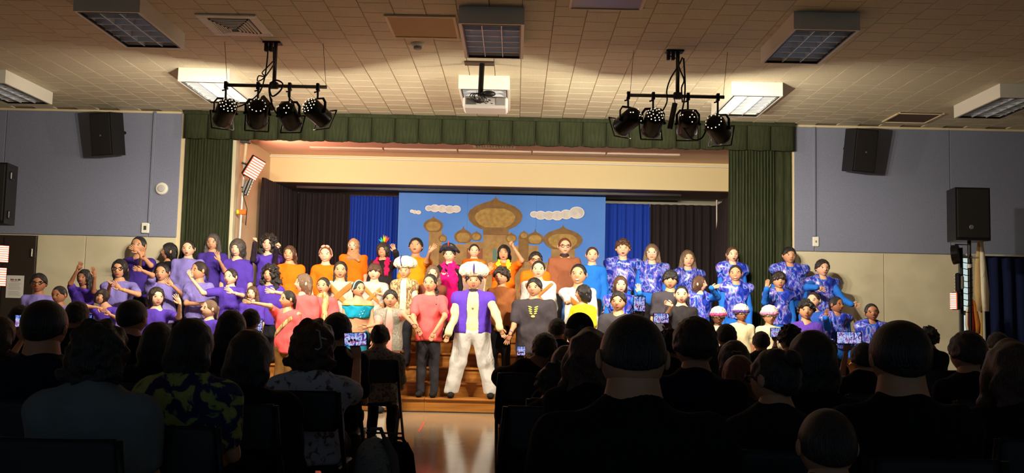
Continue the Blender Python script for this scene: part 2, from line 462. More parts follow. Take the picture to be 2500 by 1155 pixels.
a, b = at(757, 362, 15.2).x, at(1660, 383, 15.2).x
for k in range(5):
    xa, xb = a+(b-a)*k/5, a+(b-a)*(k+1)/5
    MB().box((xa+.01, -.1, -.03), (xb-.01, .1, 0), bev=.01).build('light_panel', M('dull_panel', (214, 190, 170), .5), lf)
cd = at(1227, 365, YB-.3); cd2 = at(1228, 470, YB-.3)
tag(MB().tube([cd, cd2], .006, 5).build('pull_cord', M_white), 'thin white cord hanging above the painted backdrop', 'cord')
# ------------------------------------------------------------------ curtains
def curtain(name, p0, p1, z0, z1, folds, amp, mat, label=None, cat='curtain', group=None, parent=None, seed=0, gather=None):
    rnd = random.Random(seed); p0, p1 = Vector((p0[0], p0[1])), Vector((p1[0], p1[1]))
    n = folds*8; dr_ = (p1-p0); L = dr_.length; t = dr_/L; nn = Vector((t.y, -t.x))
    ph = [rnd.uniform(.55, 1.25) for _ in range(folds+2)]
    rows = [z1, z1-.05, z1-.4, (z0+z1)/2, z0+.3, z0]
    v = []
    for sd in (0, .006):
        for k, z in enumerate(rows):
            am = amp*(.55 if k < 2 else (.85 if k == 2 else 1.1))
            for i in range(n+1):
                u = i/8; c = ph[int(u)]*(1-u % 1)+ph[int(u)+1]*(u % 1)
                q = p0+dr_*(i/n)+nn*(am*c*math.cos(2*math.pi*u)-sd)+t*(amp*.35*math.sin(4*math.pi*u+k*.3)*c)
                v.append((q.x, q.y, z))
    W_ = n+1; H_ = len(rows); f = []
    for sd in (0, 1):
        for k in range(H_-1):
            for i in range(n):
                a = sd*W_*H_+k*W_+i
                f.append((a, a+1, a+1+W_, a+W_) if sd else (a, a+W_, a+1+W_, a+1))
    o = W_*H_
    for i in range(n): f += [(i, i+1, i+1+o, i+o), ((H_-1)*W_+i, (H_-1)*W_+i+o, (H_-1)*W_+i+1+o, (H_-1)*W_+i+1)]
    for k in range(H_-1): f += [(k*W_, k*W_+o, (k+1)*W_+o, (k+1)*W_), (k*W_+n, (k+1)*W_+n, (k+1)*W_+n+o, k*W_+n+o)]
    ob = MB().add(v, f).build(name, mat, parent, smooth=True)
    if label: tag(ob, label, cat, group)
    return ob
zt = at(720, 466, YC).z
yf = (zt-CAMH)/ray(642, 430).z
curtain('stage_curtain', (at(642, 430, yf).x, yf), (at(722, 470, YC).x, YC), STZ+.01, zt-.02, 22, .05, M_drape, 'black stage side curtain running back behind the purple singers', seed=1)
curtain('stage_curtain', (at(722, 470, YC).x, YC), (at(855, 470, YC).x, YC+.02), STZ+.01, zt-.03, 9, .05, M_drape, 'black rear curtain left of the blue drape', seed=2)
curtain('stage_curtain', (at(856, 470, YC).x, YC), (at(985, 470, YC).x, YC+.02), STZ+.01, zt-.06, 9, .045, M_bdrape, 'royal blue drape left of the painted backdrop', seed=3)
curtain('stage_curtain', (at(1462, 470, YC).x, YC), (at(1586, 470, YC).x, YC), STZ+.01, zt-.1, 6, .035, M_bdrape, 'royal blue drape right of the painted backdrop', seed=4)
curtain('stage_curtain', (at(1587, 470, YC).x, YC), (at(1750, 470, YC).x, YC), STZ+.01, zt-.1, 8, .04, M_drape, 'black rear curtain right of the blue drape', seed=5)
curtain('stage_curtain', (at(1752, 470, YC).x, YC), (at(1800, 470, 15.0).x, 15.0), STZ+.01, zt-.1, 14, .05, M_drape, 'black stage side curtain beside the right green curtain', seed=6)
a, b = at(1749, 484, YC-.12), at(1752, 640, YC-.12)
tag(MB().tube([(a.x, YC-.15, zt-.02), (b.x, YC-.15, STZ)], .016, 8).build('curtain_pole', M('pale_pipe', (170, 166, 158), .35, .5)), 'thin grey upright pipe between the black curtains at right', 'pole')
zv0, zv1 = at(1200, 353, YW-.1).z, HC-.012
curtain('green_curtain', (at(470, 420, YW-.05).x, YW-.075), (at(567, 420, YW-.05).x, YW-.075), .9, zv0+.1, 13, .028, M_green, 'green velour side curtain on the left of the stage', seed=7)
curtain('green_curtain', (at(450, 420, YW-.05).x, YW-.055), (at(480, 420, YW-.05).x, YW-.055), .9, zv0+.1, 2, .02, M_green, 'narrow outer fold of green curtain at the left wall', seed=8)
curtain('green_curtain', (at(1777, 420, YW-.05).x, YW-.075), (at(1888, 420, YW-.05).x, YW-.075), .9, zv0+.1, 15, .028, M_green, 'green velour side curtain on the right of the stage', seed=9)
curtain('green_curtain', (at(1885, 420, YW-.05).x, YW-.045), (at(1931, 420, YW-.05).x, YW-.045), .9, zv0+.1, 2, .016, M_green, 'flat outer fold of green curtain at the right wall', seed=10)
va = empty('valance', (XL, YW-.13, zv0), 'dark green box-pleated valance hanging across the top of the stage', 'valance')
npl = 26; pw = (XR-XL)/npl
def pleat(seed):
    rnd = random.Random(seed); mb = MB(); n = 8; v = []
    zs = [zv1-zv0, zv1-zv0-.03, .2, 0]
    for sd in (0, 1):
        for k, z in enumerate(zs):
            for i in range(n+1):
                u = i/n; y = (-.03*math.sin(math.pi*u)**.5*(.5 if k < 2 else 1)-rnd.uniform(0, .006)) if not sd else .03
                zz = z-(.012*math.sin(math.pi*u)+rnd.uniform(-.006, .006) if k == 3 else 0)
                v.append((u*(pw-.006)+.003, y, zz))
    W_ = n+1; H_ = len(zs); o = W_*H_; f = []
    for k in range(H_-1):
        for i in range(n):
            a = k*W_+i; f += [(a, a+W_, a+1+W_, a+1), (a+o, a+1+o, a+1+W_+o, a+W_+o)]
    for i in range(n): f += [(i, i+1, i+1+o, i+o), ((H_-1)*W_+i, (H_-1)*W_+i+o, (H_-1)*W_+i+1+o, (H_-1)*W_+i+1)]
    for k in range(H_-1): f += [(k*W_, k*W_+o, (k+1)*W_+o, (k+1)*W_), (k*W_+n, (k+1)*W_+n, (k+1)*W_+n+o, k*W_+n+o)]
    me = mb.add(v, f).mesh('pleat', True); me.materials.append(M_green); return me
pm = [pleat(i) for i in range(4)]
for k in range(npl): inst('pleat', pm[k % 4], va, (k*pw, 0, 0))
MB().box((0, -.035, zv1-zv0-.05), (XR-XL, .04, zv1-zv0), bev=.006).build('heading_band', M_green, va)
nv = empty('navy_curtain', (0, 0, 0), 'navy blue curtain at the right behind the loudspeaker stand', 'curtain')
cx0, cx1 = at(2396, 640, YW-.12).x, 9.2
czt = at(2440, 623, YW-.12).z
nc = curtain('drape', (cx0, YW-.14), (cx1, YW-.14), .05, czt, 14, .045, M_navy, parent=nv, seed=12)
MB().tube([(cx0-.25, YW-.2, czt-.01), (cx1, YW-.2, czt-.01)], .014, 8).build('rod', M('rod_white', (200, 196, 184), .4), nv)
# ------------------------------------------------------------------ painted backdrop: three boards, domed palace and clouds painted on
zl0, zl1 = at(1225, 474, YB).z, STZ+.005
bx0, bx1 = at(970, 600, YB).x, at(1477, 600, YB).x
bd = empty('painted_backdrop', ((bx0+bx1)/2, YB, STZ), 'blue painted stage backdrop with golden brown domed palace and white clouds', 'backdrop')
hgt = zl0-STZ
wid = bx1-bx0
M_sky = M('backdrop_blue', (66, 128, 224), .6, noise=(1.2, (80, 142, 232), .35, .7))
for k in range(3):
    a = -wid/2+wid*k/3
    MB().box((a+.001, 0, .005), (a+wid/3-.001, .018, hgt)).build('board', M_sky, bd)
def B2(px, py):
    q = at(px, py, YB); return (q.x-(bx0+bx1)/2, q.z-STZ)
M_d1 = M('paint_brown', (134, 102, 56), .7, noise=(9, (120, 90, 48), .4, .6)); M_d2 = M('paint_gold', (176, 146, 78), .7, noise=(14, (150, 120, 64), .35, .65))
M_d3 = M('paint_tan', (166, 134, 86), .7, noise=(7, (148, 118, 72), .4, .6)); M_cl = M('paint_cloud', (220, 218, 214), .7, noise=(12, (204, 200, 198), .4, .6)); M_clw = M('paint_white', (240, 240, 236), .7)
M_pw = M('paint_window', (92, 128, 120), .7); M_rd = M('paint_red_brown', (140, 84, 50), .7)
def onion(cx, cy, rx, ry, tip):
    a, b = B2(cx-rx, cy), B2(cx+rx, cy); c = (a[0]+b[0])/2; RX = (b[0]-a[0])/2; zc_ = (a[1]+b[1])/2
    s_ = RX/rx; RY, TP = ry*s_, tip*s_
    pts = []
    for i in range(33):
        t = -.5*math.pi-1.05+(2*math.pi-2*(math.pi/2-1.05)-0)*0
    out = []
    for sgn in (1, -1):
        half = [(0, RY+TP), (.04*RX, RY+TP*.45), (.16*RX, RY*1.0), (.42*RX, RY*.84), (.72*RX, RY*.62), (.93*RX, RY*.3), (RX, 0), (.94*RX, -RY*.38), (.76*RX, -RY*.72), (.5*RX, -RY*.95)]
        out.append([(sgn*x, z) for x, z in half])
    pts = out[0]+out[1][::-1][:-1]
    return [(c+x, zc_+z) for x, z in pts], c, zc_
def rectb(x0, y0, x1, y1):
    a, b = B2(x0, y0), B2(x1, y1); return [(a[0], b[1]), (b[0], b[1]), (b[0], a[1]), (a[0], a[1])]
lay = [0]
def paint(nm, pts, mat):
    lay[0] += 1; y = -.0006*lay[0]
    return MB().poly(pts, y-.001, -.0005).build(nm, mat, bd, fix=True)
for r, mt in (((1048, 560, 1074, 735), M_d3), ((1072, 600, 1096, 735), M_d1), ((1108, 596, 1142, 735), M_d3), ((1138, 590, 1180, 735), M_d3), ((1180, 566, 1246, 735), M_d3), ((1238, 600, 1290, 735), M_d3),
              ((1266, 575, 1288, 735), M_d1), ((1292, 600, 1312, 735), M_d3), ((1280, 640, 1350, 735), M_d3), ((1346, 600, 1402, 735), M_d3), ((1140, 606, 1178, 632), M_rd), ((1100, 650, 1300, 735), M_d3)):
    paint('painted_tower', rectb(*r), mt)
for cx, cy, rx, ry, tp in ((1209, 526, 67, 36, 12), (1058, 550, 24, 17, 7), (1131, 577, 22, 17, 9), (1163, 577, 13, 11, 3), (1081, 582, 10, 9, 5), (1248, 581, 14, 11, 4), (1279, 574, 10, 9, 3), (1306, 582, 21, 15, 8), (1374, 584, 48, 26, 10)):
    o_, c, z = onion(cx, cy, rx, ry, tp); paint('painted_dome', o_, M_d1)
    paint('painted_highlight', [(c+(x-c)*.74, z+(q-z)*(.66 if q > z else .78)-.02*rx/67) for x, q in o_ if q-z < ry*wid/507*.98], M_d2)
paint('painted_drum', rectb(1180, 557, 1240, 574), M_rd if False else M_d1)
arch = lambda cx, y0, y1, w_: [B2(cx-w_, y1), B2(cx+w_, y1), B2(cx+w_, y0+w_*1.6), B2(cx+w_*.6, y0+w_*.6), B2(cx, y0), B2(cx-w_*.6, y0+w_*.6), B2(cx-w_, y0+w_*1.6)]
paint('painted_gate', arch(1209, 586, 735, 26), M_d2); paint('painted_gate', arch(1208, 597, 700, 15), M_d3); paint('painted_window', arch(1208, 606, 636, 5), M_pw)
def cloud(cs):
    for k, (cx, cy, r) in enumerate(cs):
        for rr, mt, nm in ((r, M_clw, 'cloud_edge'),):
            q = B2(cx, cy); s_ = wid/507*rr
            paint('painted_cloud', [(q[0]+s_*1.25*math.cos(a*math.pi/8), q[1]+s_*math.sin(a*math.pi/8)) for a in range(16)], mt)
    for k, (cx, cy, r) in enumerate(cs):
        q = B2(cx, cy); s_ = wid/507*(r-1.6)
        paint('painted_cloud', [(q[0]+s_*1.25*math.cos(a*math.pi/8), q[1]+s_*math.sin(a*math.pi/8)) for a in range(16)], M_cl)
cloud([(1006, 516, 4), (1013, 518, 4.5), (1022, 519, 5)]); cloud([(1047, 509, 7), (1062, 509, 9.5), (1080, 510, 9.5), (1098, 512, 10), (1114, 511, 9)])
cloud([(1304, 524, 8), (1320, 526, 11), (1340, 527, 11), (1360, 527, 12), (1382, 524, 12), (1408, 520, 15)])
# ------------------------------------------------------------------ ceiling fixtures
M_louv = M('louvre_aluminium', (214, 222, 230), .3, .45); M_refl = M('reflector_white', (214, 220, 228), .3, .1)
FX, FL, FH = .61, 1.22, .165
def fixture(px, py, label):                      # pixel of the near lower left corner
    q = onz(px, py, HC-FH)
    r = empty('ceiling_light', (q.x, q.y, HC), label, 'light', 'box fluorescent ceiling lights')
    t = .03
    hs = MB(); hs.box((0, 0, -FH), (FX, t, -.001)); hs.box((0, FL-t, -FH), (FX, FL, -.001)); hs.box((0, t, -FH), (t, FL-t, -.001)); hs.box((FX-t, t, -FH), (FX, FL-t, -.001)); hs.box((t, t, -.02), (FX-t, FL-t, -.001))
    hs.build('housing', M_white, r)
    fr = MB(); w_ = .012
    for a, b in (((t, t), (FX-t, t+w_)), ((t, FL-t-w_), (FX-t, FL-t)), ((t, t), (t+w_, FL-t)), ((FX-t-w_, t), (FX-t, FL-t))): fr.box((a[0], a[1], -FH-.004), (b[0], b[1], -FH+.02))
    fo = fr.build('frame', M_blackm, r)
    MB().box((t, t, -.07), (FX-t, FL-t, -.06)).build('reflector', M_refl, r)
    for k in (1, 2):
        x = t+(FX-2*t)*k/3; MB().add([(x-.004, t, -FH+.005), (x+.004, t, -FH+.005), (x+.018, t, -.07), (x-.018, t, -.07), (x-.004, FL-t, -FH+.005), (x+.004, FL-t, -FH+.005), (x+.018, FL-t, -.07), (x-.018, FL-t, -.07)], [(0, 1, 2, 3), (7, 6, 5, 4), (0, 4, 5, 1), (1, 5, 6, 2), (3, 2, 6, 7), (0, 3, 7, 4)]).build('louvre_blade', M_louv, fo)
    for k in range(1, 6):
        y = t+(FL-2*t)*k/6; MB().add([(t, y-.004, -FH+.005), (t, y+.004, -FH+.005), (t, y+.022, -.07), (t, y-.022, -.07), (FX-t, y-.004, -FH+.005), (FX-t, y+.004, -FH+.005), (FX-t, y+.022, -.07), (FX-t, y-.022, -.07)], [(0, 1, 2, 3), (7, 6, 5, 4), (0, 4, 5, 1), (1, 5, 6, 2), (3, 2, 6, 7), (0, 3, 7, 4)]).build('louvre_blade', M_louv, fo)
    return r
fixture(178, 27, 'white boxed ceiling light with louvres, near left over the audience')
fixture(1119, 57, 'white boxed ceiling light with louvres, centre, above the projector pole')
fixture(1938, 71, 'white boxed ceiling light with louvres, near right over the audience')
fixture(434, 198, 'white boxed ceiling light behind the left spotlight bar')
fixture(1119, 216, 'white boxed ceiling light directly behind the hanging projector')
fixture(1786, 232, 'white boxed ceiling light behind the right spotlight bar')
fixture(2442, 237, 'white boxed ceiling light cut by the right picture edge')
fixture(-110, 200, 'white boxed ceiling light cut by the left picture edge')
def ceil_panel(nm, px, label, cat, mat, frame=True, h=.02, slats=0):
    q = [onz(x, y, HC) for x, y in px]
    x0 = (q[0].x+q[3].x)/2; x1 = (q[1].x+q[2].x)/2; y0 = (q[0].y+q[1].y)/2; y1 = (q[2].y+q[3].y)/2
    r = empty(nm, ((x0+x1)/2, (y0+y1)/2, HC), label, cat); a, b = (x1-x0)/2, (y1-y0)/2
    fw = .03 if not slats else .09
    fr = MB()
    for p, s_ in (((-a, -b), (a, -b+fw)), ((-a, b-fw), (a, b)), ((-a, -b+fw), (-a+fw, b-fw)), ((a-fw, -b+fw), (a, b-fw))): fr.box((p[0], p[1], -h), (s_[0], s_[1], -.0005), bev=.004)
    fr.build('frame', M_trim if not slats else M_white, r)
    MB().box((-a+fw, -b+fw, -h*.5), (a-fw, b-fw, -.0005)).build('panel', mat, r)
    for k in range(slats):
        s1 = .92-k*.8/slats; zz = -h-.006*k
        sl = MB(); A_, B_ = (a-fw)*s1, (b-fw)*s1; tt = .012
        for p, s_ in (((-A_, -B_), (A_, -B_+tt)), ((-A_, B_-tt), (A_, B_)), ((-A_, -B_), (-A_+tt, B_)), ((A_-tt, -B_), (A_, B_))): sl.box((p[0], p[1], zz-.012), (s_[0], s_[1], -h*.4))
        sl.build('louvre_ring', M_white, r)
    return r
ceil_panel('air_diffuser', [(455, 32), (600, 34), (690, 86), (545, 82)], 'square white louvred air diffuser on the ceiling above the left spotlights', 'vent', M_blackm, slats=6)
ceil_panel('access_panel', [(935, 34), (1114, 38), (1122, 92), (961, 88)], 'gold-lit ceiling access panel left of the centre light', 'panel', M('gold_lit_panel', (176, 148, 84), .6))  # gold of the lamplight is put into this panel's base colour
ceil_panel('access_panel', [(1390, -60), (1585, -56), (1580, 22), (1396, 20)], 'ceiling access panel at the top edge right of centre', 'panel', M('grey_panel', (150, 138, 126), .35))
ceil_panel('ceiling_vent', [(2146, 296), (2262, 297), (2306, 277), (2196, 276)], 'brown ceiling vent above the right wall speaker', 'vent', M('brown_grille', (92, 66, 48), .6))
q = onz(1020, 106, HC)
sd = empty('smoke_detector', q, 'small round white smoke detector on the ceiling left of the projector', 'detector')
MB().lathe([(.075, 0), (.075, -.02), (.06, -.035)], n=24).build('base', M_white, sd, smooth=False); MB().lathe([(.045, -.035), (.042, -.06), (.025, -.068)], n=20).build('sensor', M('dull_grey', (150, 150, 150), .5), sd)
# ------------------------------------------------------------------ spotlight bars
M_can = M('spotlight_black', (16, 15, 15), .28, .3)
M_vent = M('lamp_glow_hole', (255, 235, 200), .5, emis=1.6)
M_lens = M('lamp_lens', (255, 232, 190), .3, emis=25)
def hang_bar(x0, y0, x1, y1, cx, cytop, wires, label):
    a, b = at(x0, y0, BARY), at(x1, y1, BARY)
    c = at(cx, (y0+y1)/2, BARY); top = Vector((c.x, BARY, HC))
    r = empty('spotlight_bar', top, label, 'lighting bar', 'spotlight bars')
    zz = c.z
    MB().tube([(a.x-c.x, 0, zz-HC), (b.x-c.x, 0, zz-HC)], .019, 12).build('crossbar', M_steel, r, smooth=True)
    MB().tube([(0, 0, 0), (0, 0, zz-HC+.02)], .021, 12).build('drop_pipe', M_steel, r, smooth=True)
    MB().box((-.045, -.03, zz-HC-.03), (.045, .03, zz-HC+.04), bev=.01).build('tee_joint', M_steel, r)
    MB().box((-.13, -.06, -.02), (.06, .06, -.0005), bev=.006).build('ceiling_plate', M_blackm, r)
    for w_ in (-.05, -.1): MB().box((w_-.018, -.025, -.1), (w_+.018, .025, -.018), bev=.006).build('plug', M_black, r)
    for px, py in wires:
        q = onz(px, py, HC); xx = a.x-c.x+.01 if px < cx else b.x-c.x-.01
        MB().tube([(q.x-c.x, 0, -.001), (xx, 0, zz-HC+.015)], .0025, 5).build('safety_wire', M_blackm, r)
    return r, zz
BARS = [hang_bar(552, 208, 798, 212, 669, 100, [(560, 112), (800, 122)], 'grey T-shaped hanging pipe holding the left four spotlights'),
        hang_bar(1536, 230, 1768, 240, 1654, 122, [(1540, 138), (1764, 142)], 'grey T-shaped hanging pipe holding the right four spotlights')]
def spotlight(i, label, style):
    (cx, cy), (ex, ey), (tx, ty, tY) = LAMPS[i]
    zbar = BARS[i//4][1]
    c = at(cx, cy, BARY); tgt = at(tx, ty, tY)
    d = (tgt-c).normalized()
    # mild correction so the can points down as it looks from the hall
    r = empty('stage_spotlight', c, label, 'spotlight', 'stage spotlights on the hanging bars')
    k = .98 if style != 1 else 1.05
    rb = .105*k; L = .13
    body = MB().lathe([(.001, -L-.035), (.05, -L-.03), (.085, -L-.008), (rb, -L+.03), (rb, L-.02), (rb+.004, L), (rb-.004, L), (rb-.008, L-.02), (rb-.008, -L+.05), (.02, -L+.02), (.001, -L+.02)], axis=d, n=28, cap=False)
    cb = body.build('can_body', M_can, r, smooth=True, fix=True)
    u = d.cross(Vector((0, 0, 1))).normalized(); vv = u.cross(d).normalized()
    gf = MB(); e = rb+.012
    for s_ in (-1, 1):
        for (p, q) in (((-e, s_*e), (e, s_*e)), ((s_*e, -e), (s_*e, e))):
            gf.tube([d*(L+.008)+u*p[0]+vv*p[1], d*(L+.008)+u*q[0]+vv*q[1]], .009, 6)
    gf.build('gel_frame', M_can, cb)
    # vent holes in the rear dome leaking lamp light
    nh = 0
    for ring, (rr, zz, n) in enumerate(((.035, -L-.036, 5), (.062, -L-.026, 9), (.084, -L-.011, 12))):
        for j in range(n):
            if style == 2 and (j*7+ring*3) % 4: continue
            if style == 1 and ring != 2: continue
            a = 2*math.pi*j/n+ring
            nrm = (-d*(.9-ring*.25)+(u*math.cos(a)+vv*math.sin(a))*(.3+.3*ring)).normalized()
            MB().lathe([(.0062, 0), (.0062, .003)], o=d*zz+(u*math.cos(a)+vv*math.sin(a))*rr, axis=nrm, n=8).build('vent_hole', M_vent, cb)
    # yoke and clamp
    up = Vector((0, 0, 1)); ztop = zbar-c.z
    yk = [u*(rb+.012)-up*.0, u*(rb+.012)+up*.10, u*(rb-.02)+up*.145, up*.15, -u*(rb-.02)+up*.145, -u*(rb+.012)+up*.10, -u*(rb+.012)]
    MB().tube(yk, .009, 8, flat=1.6).build('yoke', M_can, r)
    yo = [c_ for c_ in r.children if c_.name.startswith('yoke')][0]
    for s_ in (-1, 1): MB().lathe([(.016, 0), (.02, .012), (.012, .03)], o=u*s_*(rb+.005), axis=u*s_, n=10).build('tilt_knob', M_can, yo)
    cl = Vector((0, 0, ztop))
    MB().tube([up*.145, cl-up*.02], .011, 8).build('stem', M_blackm, r)
    cm = MB(); cm.box((-.018, -.03, ztop-.045), (.018, .03, ztop-.018), bev=.005); cm.box((-.016, -.032, ztop-.03), (.016, -.02, ztop+.03), bev=.004); cm.box((-.016, -.03, ztop+.02), (.016, .03, ztop+.036), bev=.004); cm.tube([(-.04, 0, ztop-.06), (.0, 0, ztop-.05)], .008, 6)
    cm.build('clamp', M_blackm, r)
    MB().lathe([(.001, 0), (.05, .002), (.075, .0)], o=d*(L-.09), axis=d, n=20, cap=False).build('lens', M_lens, cb)
    o1 = spot(c+d*(L+.02), tgt, SPOT_W, 66, .9, WARM); o2 = point(c+d*(L-.055), GLOW_W, WARM, .03)
    return r
pos = ['first spotlight from the left end of the left bar, hanging low', 'second spotlight on the left bar, seen from its round vented back', 'third spotlight on the left bar, glaring at its lower right edge', 'rightmost spotlight on the left bar, turned to the right',
       'leftmost spotlight on the right bar, turned to the left', 'second spotlight on the right bar, with bright vented back', 'third spotlight on the right bar, beside the hanging grey box', 'last spotlight at the right end of the right bar']
for i in range(8): spotlight(i, 'black '+pos[i], [0, 1, 2, 0, 2, 0, 2, 1][i])
def cable(px, Y, rad, label, mat=None, nm='power_cable'):
    pts = [at(x, y, Y+(k % 3-1)*.012) for k, (x, y) in enumerate(px)]
    fine = []
    for i in range(len(pts)-1):
        p0, p1, p2, p3 = pts[max(i-1, 0)], pts[i], pts[i+1], pts[min(i+2, len(pts)-1)]
        for t in np.linspace(0, 1, 5)[:-1]:
            fine.append(.5*((2*p1)+(p2-p0)*t+(2*p0-5*p1+4*p2-p3)*t*t+(3*p1-p0-3*p2+p3)*t**3))
    fine.append(pts[-1])
    o = MB().tube(fine, rad, 6).build(nm, mat or M_black, smooth=True)
    return tag(o, label, 'cable')
cable([(655, 112), (652, 150), (646, 190), (634, 225), (606, 250), (578, 262)], BARY-.06, .008, 'black cable running from the ceiling plug to the first left spotlight')
cable([(668, 114), (668, 150), (671, 185), (660, 215), (658, 232), (664, 248), (650, 262)], BARY-.08, .008, 'black cable dropping beside the left drop pipe to the second spotlight')
cable([(670, 200), (658, 208), (664, 235), (684, 222), (690, 204), (672, 196), (658, 210), (660, 240), (672, 272), (690, 290)], BARY-.12, .009, 'coiled black cable looped at the centre of the left bar')
cable([(668, 148), (652, 165), (640, 178), (648, 188), (632, 185), (629, 198), (645, 190), (668, 158), (671, 146)], BARY-.1, .007, 'grey cable bundle tied in loops on the left drop pipe', M('grey_cable', (74, 68, 62), .6))
cable([(707, 206), (704, 235), (716, 250), (722, 275), (735, 285)], BARY-.09, .007, 'black cable hanging from the left bar between the third and fourth spotlights')
cable([(1666, 140), (1657, 160), (1638, 190), (1628, 220), (1628, 250), (1612, 280)], BARY-.06, .008, 'black cable swinging left from the right drop pipe')
cable([(1669, 142), (1672, 190), (1672, 230), (1668, 258), (1664, 280), (1668, 310), (1690, 340), (1712, 338), (1724, 318)], BARY-.09, .009, 'black cable looping under the third spotlight on the right bar')
cable([(1656, 140), (1658, 165), (1670, 195), (1664, 215), (1666, 250)], BARY-.11, .008, 'black cable crossing in front of the right drop pipe')
cable([(1630, 124), (1638, 138), (1650, 142)], BARY-.03, .006, 'short grey wire curling under the right ceiling plate')
q = at(1642, 283, BARY-.05); e1, e2 = at(1648, 252, BARY-.05), at(1635, 315, BARY-.05)
pb = tag(MB().tube([e1, e2], .028, 4, up=(0, 1, 0)).build('power_strip', M('power_strip_grey', (60, 56, 52), .5)), 'slim grey power box dangling from the right spotlight bar', 'power box')
cable([(1652, 242), (1646, 236), (1648, 253)], BARY-.05, .005, 'thin wire holding the dangling power box')
q1, q2 = at(640, 236, BARY-.04), at(668, 268, BARY-.04)
tag(MB().tube([q1, q2], .026, 4).build('power_strip', M('power_strip_tan', (96, 88, 80), .5)), 'grey power box slung diagonally behind the left spotlights', 'power box')
# ------------------------------------------------------------------ projector
pp = onz(1177, 152, HC); pj = empty('projector', pp, 'white ceiling projector hanging on a black pole', 'projector')
zb2 = at(1185, 235, pp.y).z-HC
MB().box((-.2, -.06, -.018), (.14, .1, -.0005), bev=.005).build('ceiling_plate', M('bronze_plate', (84, 66, 52), .5, .4), pj)
MB().tube([(0, 0, 0), (-.01, 0, zb2)], .03, 12).build('pole', M_blackm, pj)
pl, prr = at(1130, 260, pp.y).x-pp.x, at(1240, 260, pp.y).x-pp.x
zt2, zb3 = at(1185, 237, pp.y).z-HC, at(1185, 266, pp.y).z-HC
MB().box((pl, -.06, zb3), (prr, .3, zt2), bev=.025).build('case', M('projector_white', (196, 192, 188), .45), pj)
MB().box((pl+.035, -.066, zb3+.035), (pl+.15, -.058, zt2-.03), bev=.004).build('grille', M('dark_grille', (86, 84, 82), .6), pj)
MB().box((prr-.13, -.068, zb3+.03), (prr-.03, -.058, zt2-.02), bev=.004).build('socket_plate', M('port_grey', (140, 138, 136), .5), pj)
for i in range(7): MB().box((pl+.19+i*.022, -.066, zb3+.045+(i % 3)*.018), (pl+.202+i*.022, -.056, zb3+.056+(i % 3)*.018)).build('port', M_black, pj)
MB().ell((.08, -.04, zt2+.03), (.085, .05, .035)).build('adapter', M_black, pj, smooth=True)
rn = random.Random(4)
for k in range(5):
    pts = []
    for i in range(12):
        a = i/11*math.pi*(1.6+.5*k); pts.append((-.03+.08*math.cos(a+k)*(.6+.3*(k % 3)), -.075-.004*k, zt2-.03+.055*math.sin(a*1.0+k*.8)))
    MB().tube(pts, .005, 5).build('cable', M_black, pj, smooth=True)
# ------------------------------------------------------------------ wall fittings
def wall_speaker(px, py, tilt, label):
    q = at(px, py, YW-.3)
    r = empty('wall_speaker', q, label, 'speaker', 'black wall speakers'); r.rotation_euler = (R_(9), 0, tilt)
    w_, h_, d_ = .19, .30, .15
    MB().add([(-w_, -d_, -h_), (w_, -d_, -h_), (w_*.72, d_, -h_), (-w_*.72, d_, -h_), (-w_, -d_, h_), (w_, -d_, h_), (w_*.72, d_, h_), (-w_*.72, d_, h_)], [(3, 2, 1, 0), (4, 5, 6, 7), (0, 1, 5, 4), (1, 2, 6, 5), (2, 3, 7, 6), (3, 0, 4, 7)]).build('cabinet', M_black, r)
    MB().box((-w_+.012, -d_-.012, -h_+.012), (w_-.012, -d_, h_-.012), bev=.008).build('grille', M('speaker_cloth', (30, 28, 28), .9), r)
    MB().box((-.012, -d_-.016, -.03), (.012, -d_-.011, -.01)).build('badge', M('badge_grey', (150, 150, 150), .3, .6), r)
    MB().tube([(0, d_, 0), (0, d_+.16, .03)], .025, 8).build('bracket', M_blackm, r)
wall_speaker(266, 328, R_(-22), 'black loudspeaker mounted high on the left blue wall')
wall_speaker(2096, 368, R_(20), 'black loudspeaker mounted high on the right blue wall')
def conduit(px0, py0, px1, py1, label):
    a, b = at(px0, py0, YW-PT-.02), at(px1, py1, YW-PT-.02); x = (a.x+b.x)/2
    tag(MB().box((x-.022, YW-PT-.03, b.z), (x+.022, YW-PT, a.z), bev=.006).build('wall_conduit', M('conduit_blue', (122, 130, 150), .6)), label, 'conduit')
conduit(377, 272, 366, 546, 'blue painted cable channel running down the left wall to the thermostat')
conduit(1986, 310, 1990, 577, 'blue painted cable channel running down the right wall to the switch')
q = at(396, 461, YW-PT)
bl = empty('wall_alarm', q, 'round white alarm sounder on the left blue wall', 'alarm')
MB().lathe([(.088, 0), (.088, .03), (.07, .045)], axis=(0, -1, 0), n=28).build('base', M_white, bl, smooth=False); MB().lathe([(.055, .045), (.05, .06), (.03, .066)], axis=(0, -1, 0), n=24).build('dome', M('alarm_grey', (186, 186, 184), .4), bl)
q = at(356, 557, YW-PT)
th = empty('thermostat', q, 'white thermostat box on the left wall below the alarm', 'thermostat')
MB().box((-.055, -.035, -.075), (.055, 0, .075), bev=.01).build('case', M_white, th); MB().box((-.02, -.038, -.03), (.02, -.034, .03)).build('display', M('lcd', (70, 74, 60), .3), th)
q = at(1991, 590, YW-PT)
sw = empty('switch_plate', q, 'ivory switch plate at the foot of the right wall channel', 'switch')
MB().box((-.045, -.02, -.07), (.045, 0, .07), bev=.008).build('plate', M_white, sw); MB().box((-.01, -.03, -.014), (.01, -.018, .014), bev=.004).build('toggle', M('toggle_grey', (130, 126, 118), .4), sw)
M_paper = M('paper', (214, 212, 206), .8)
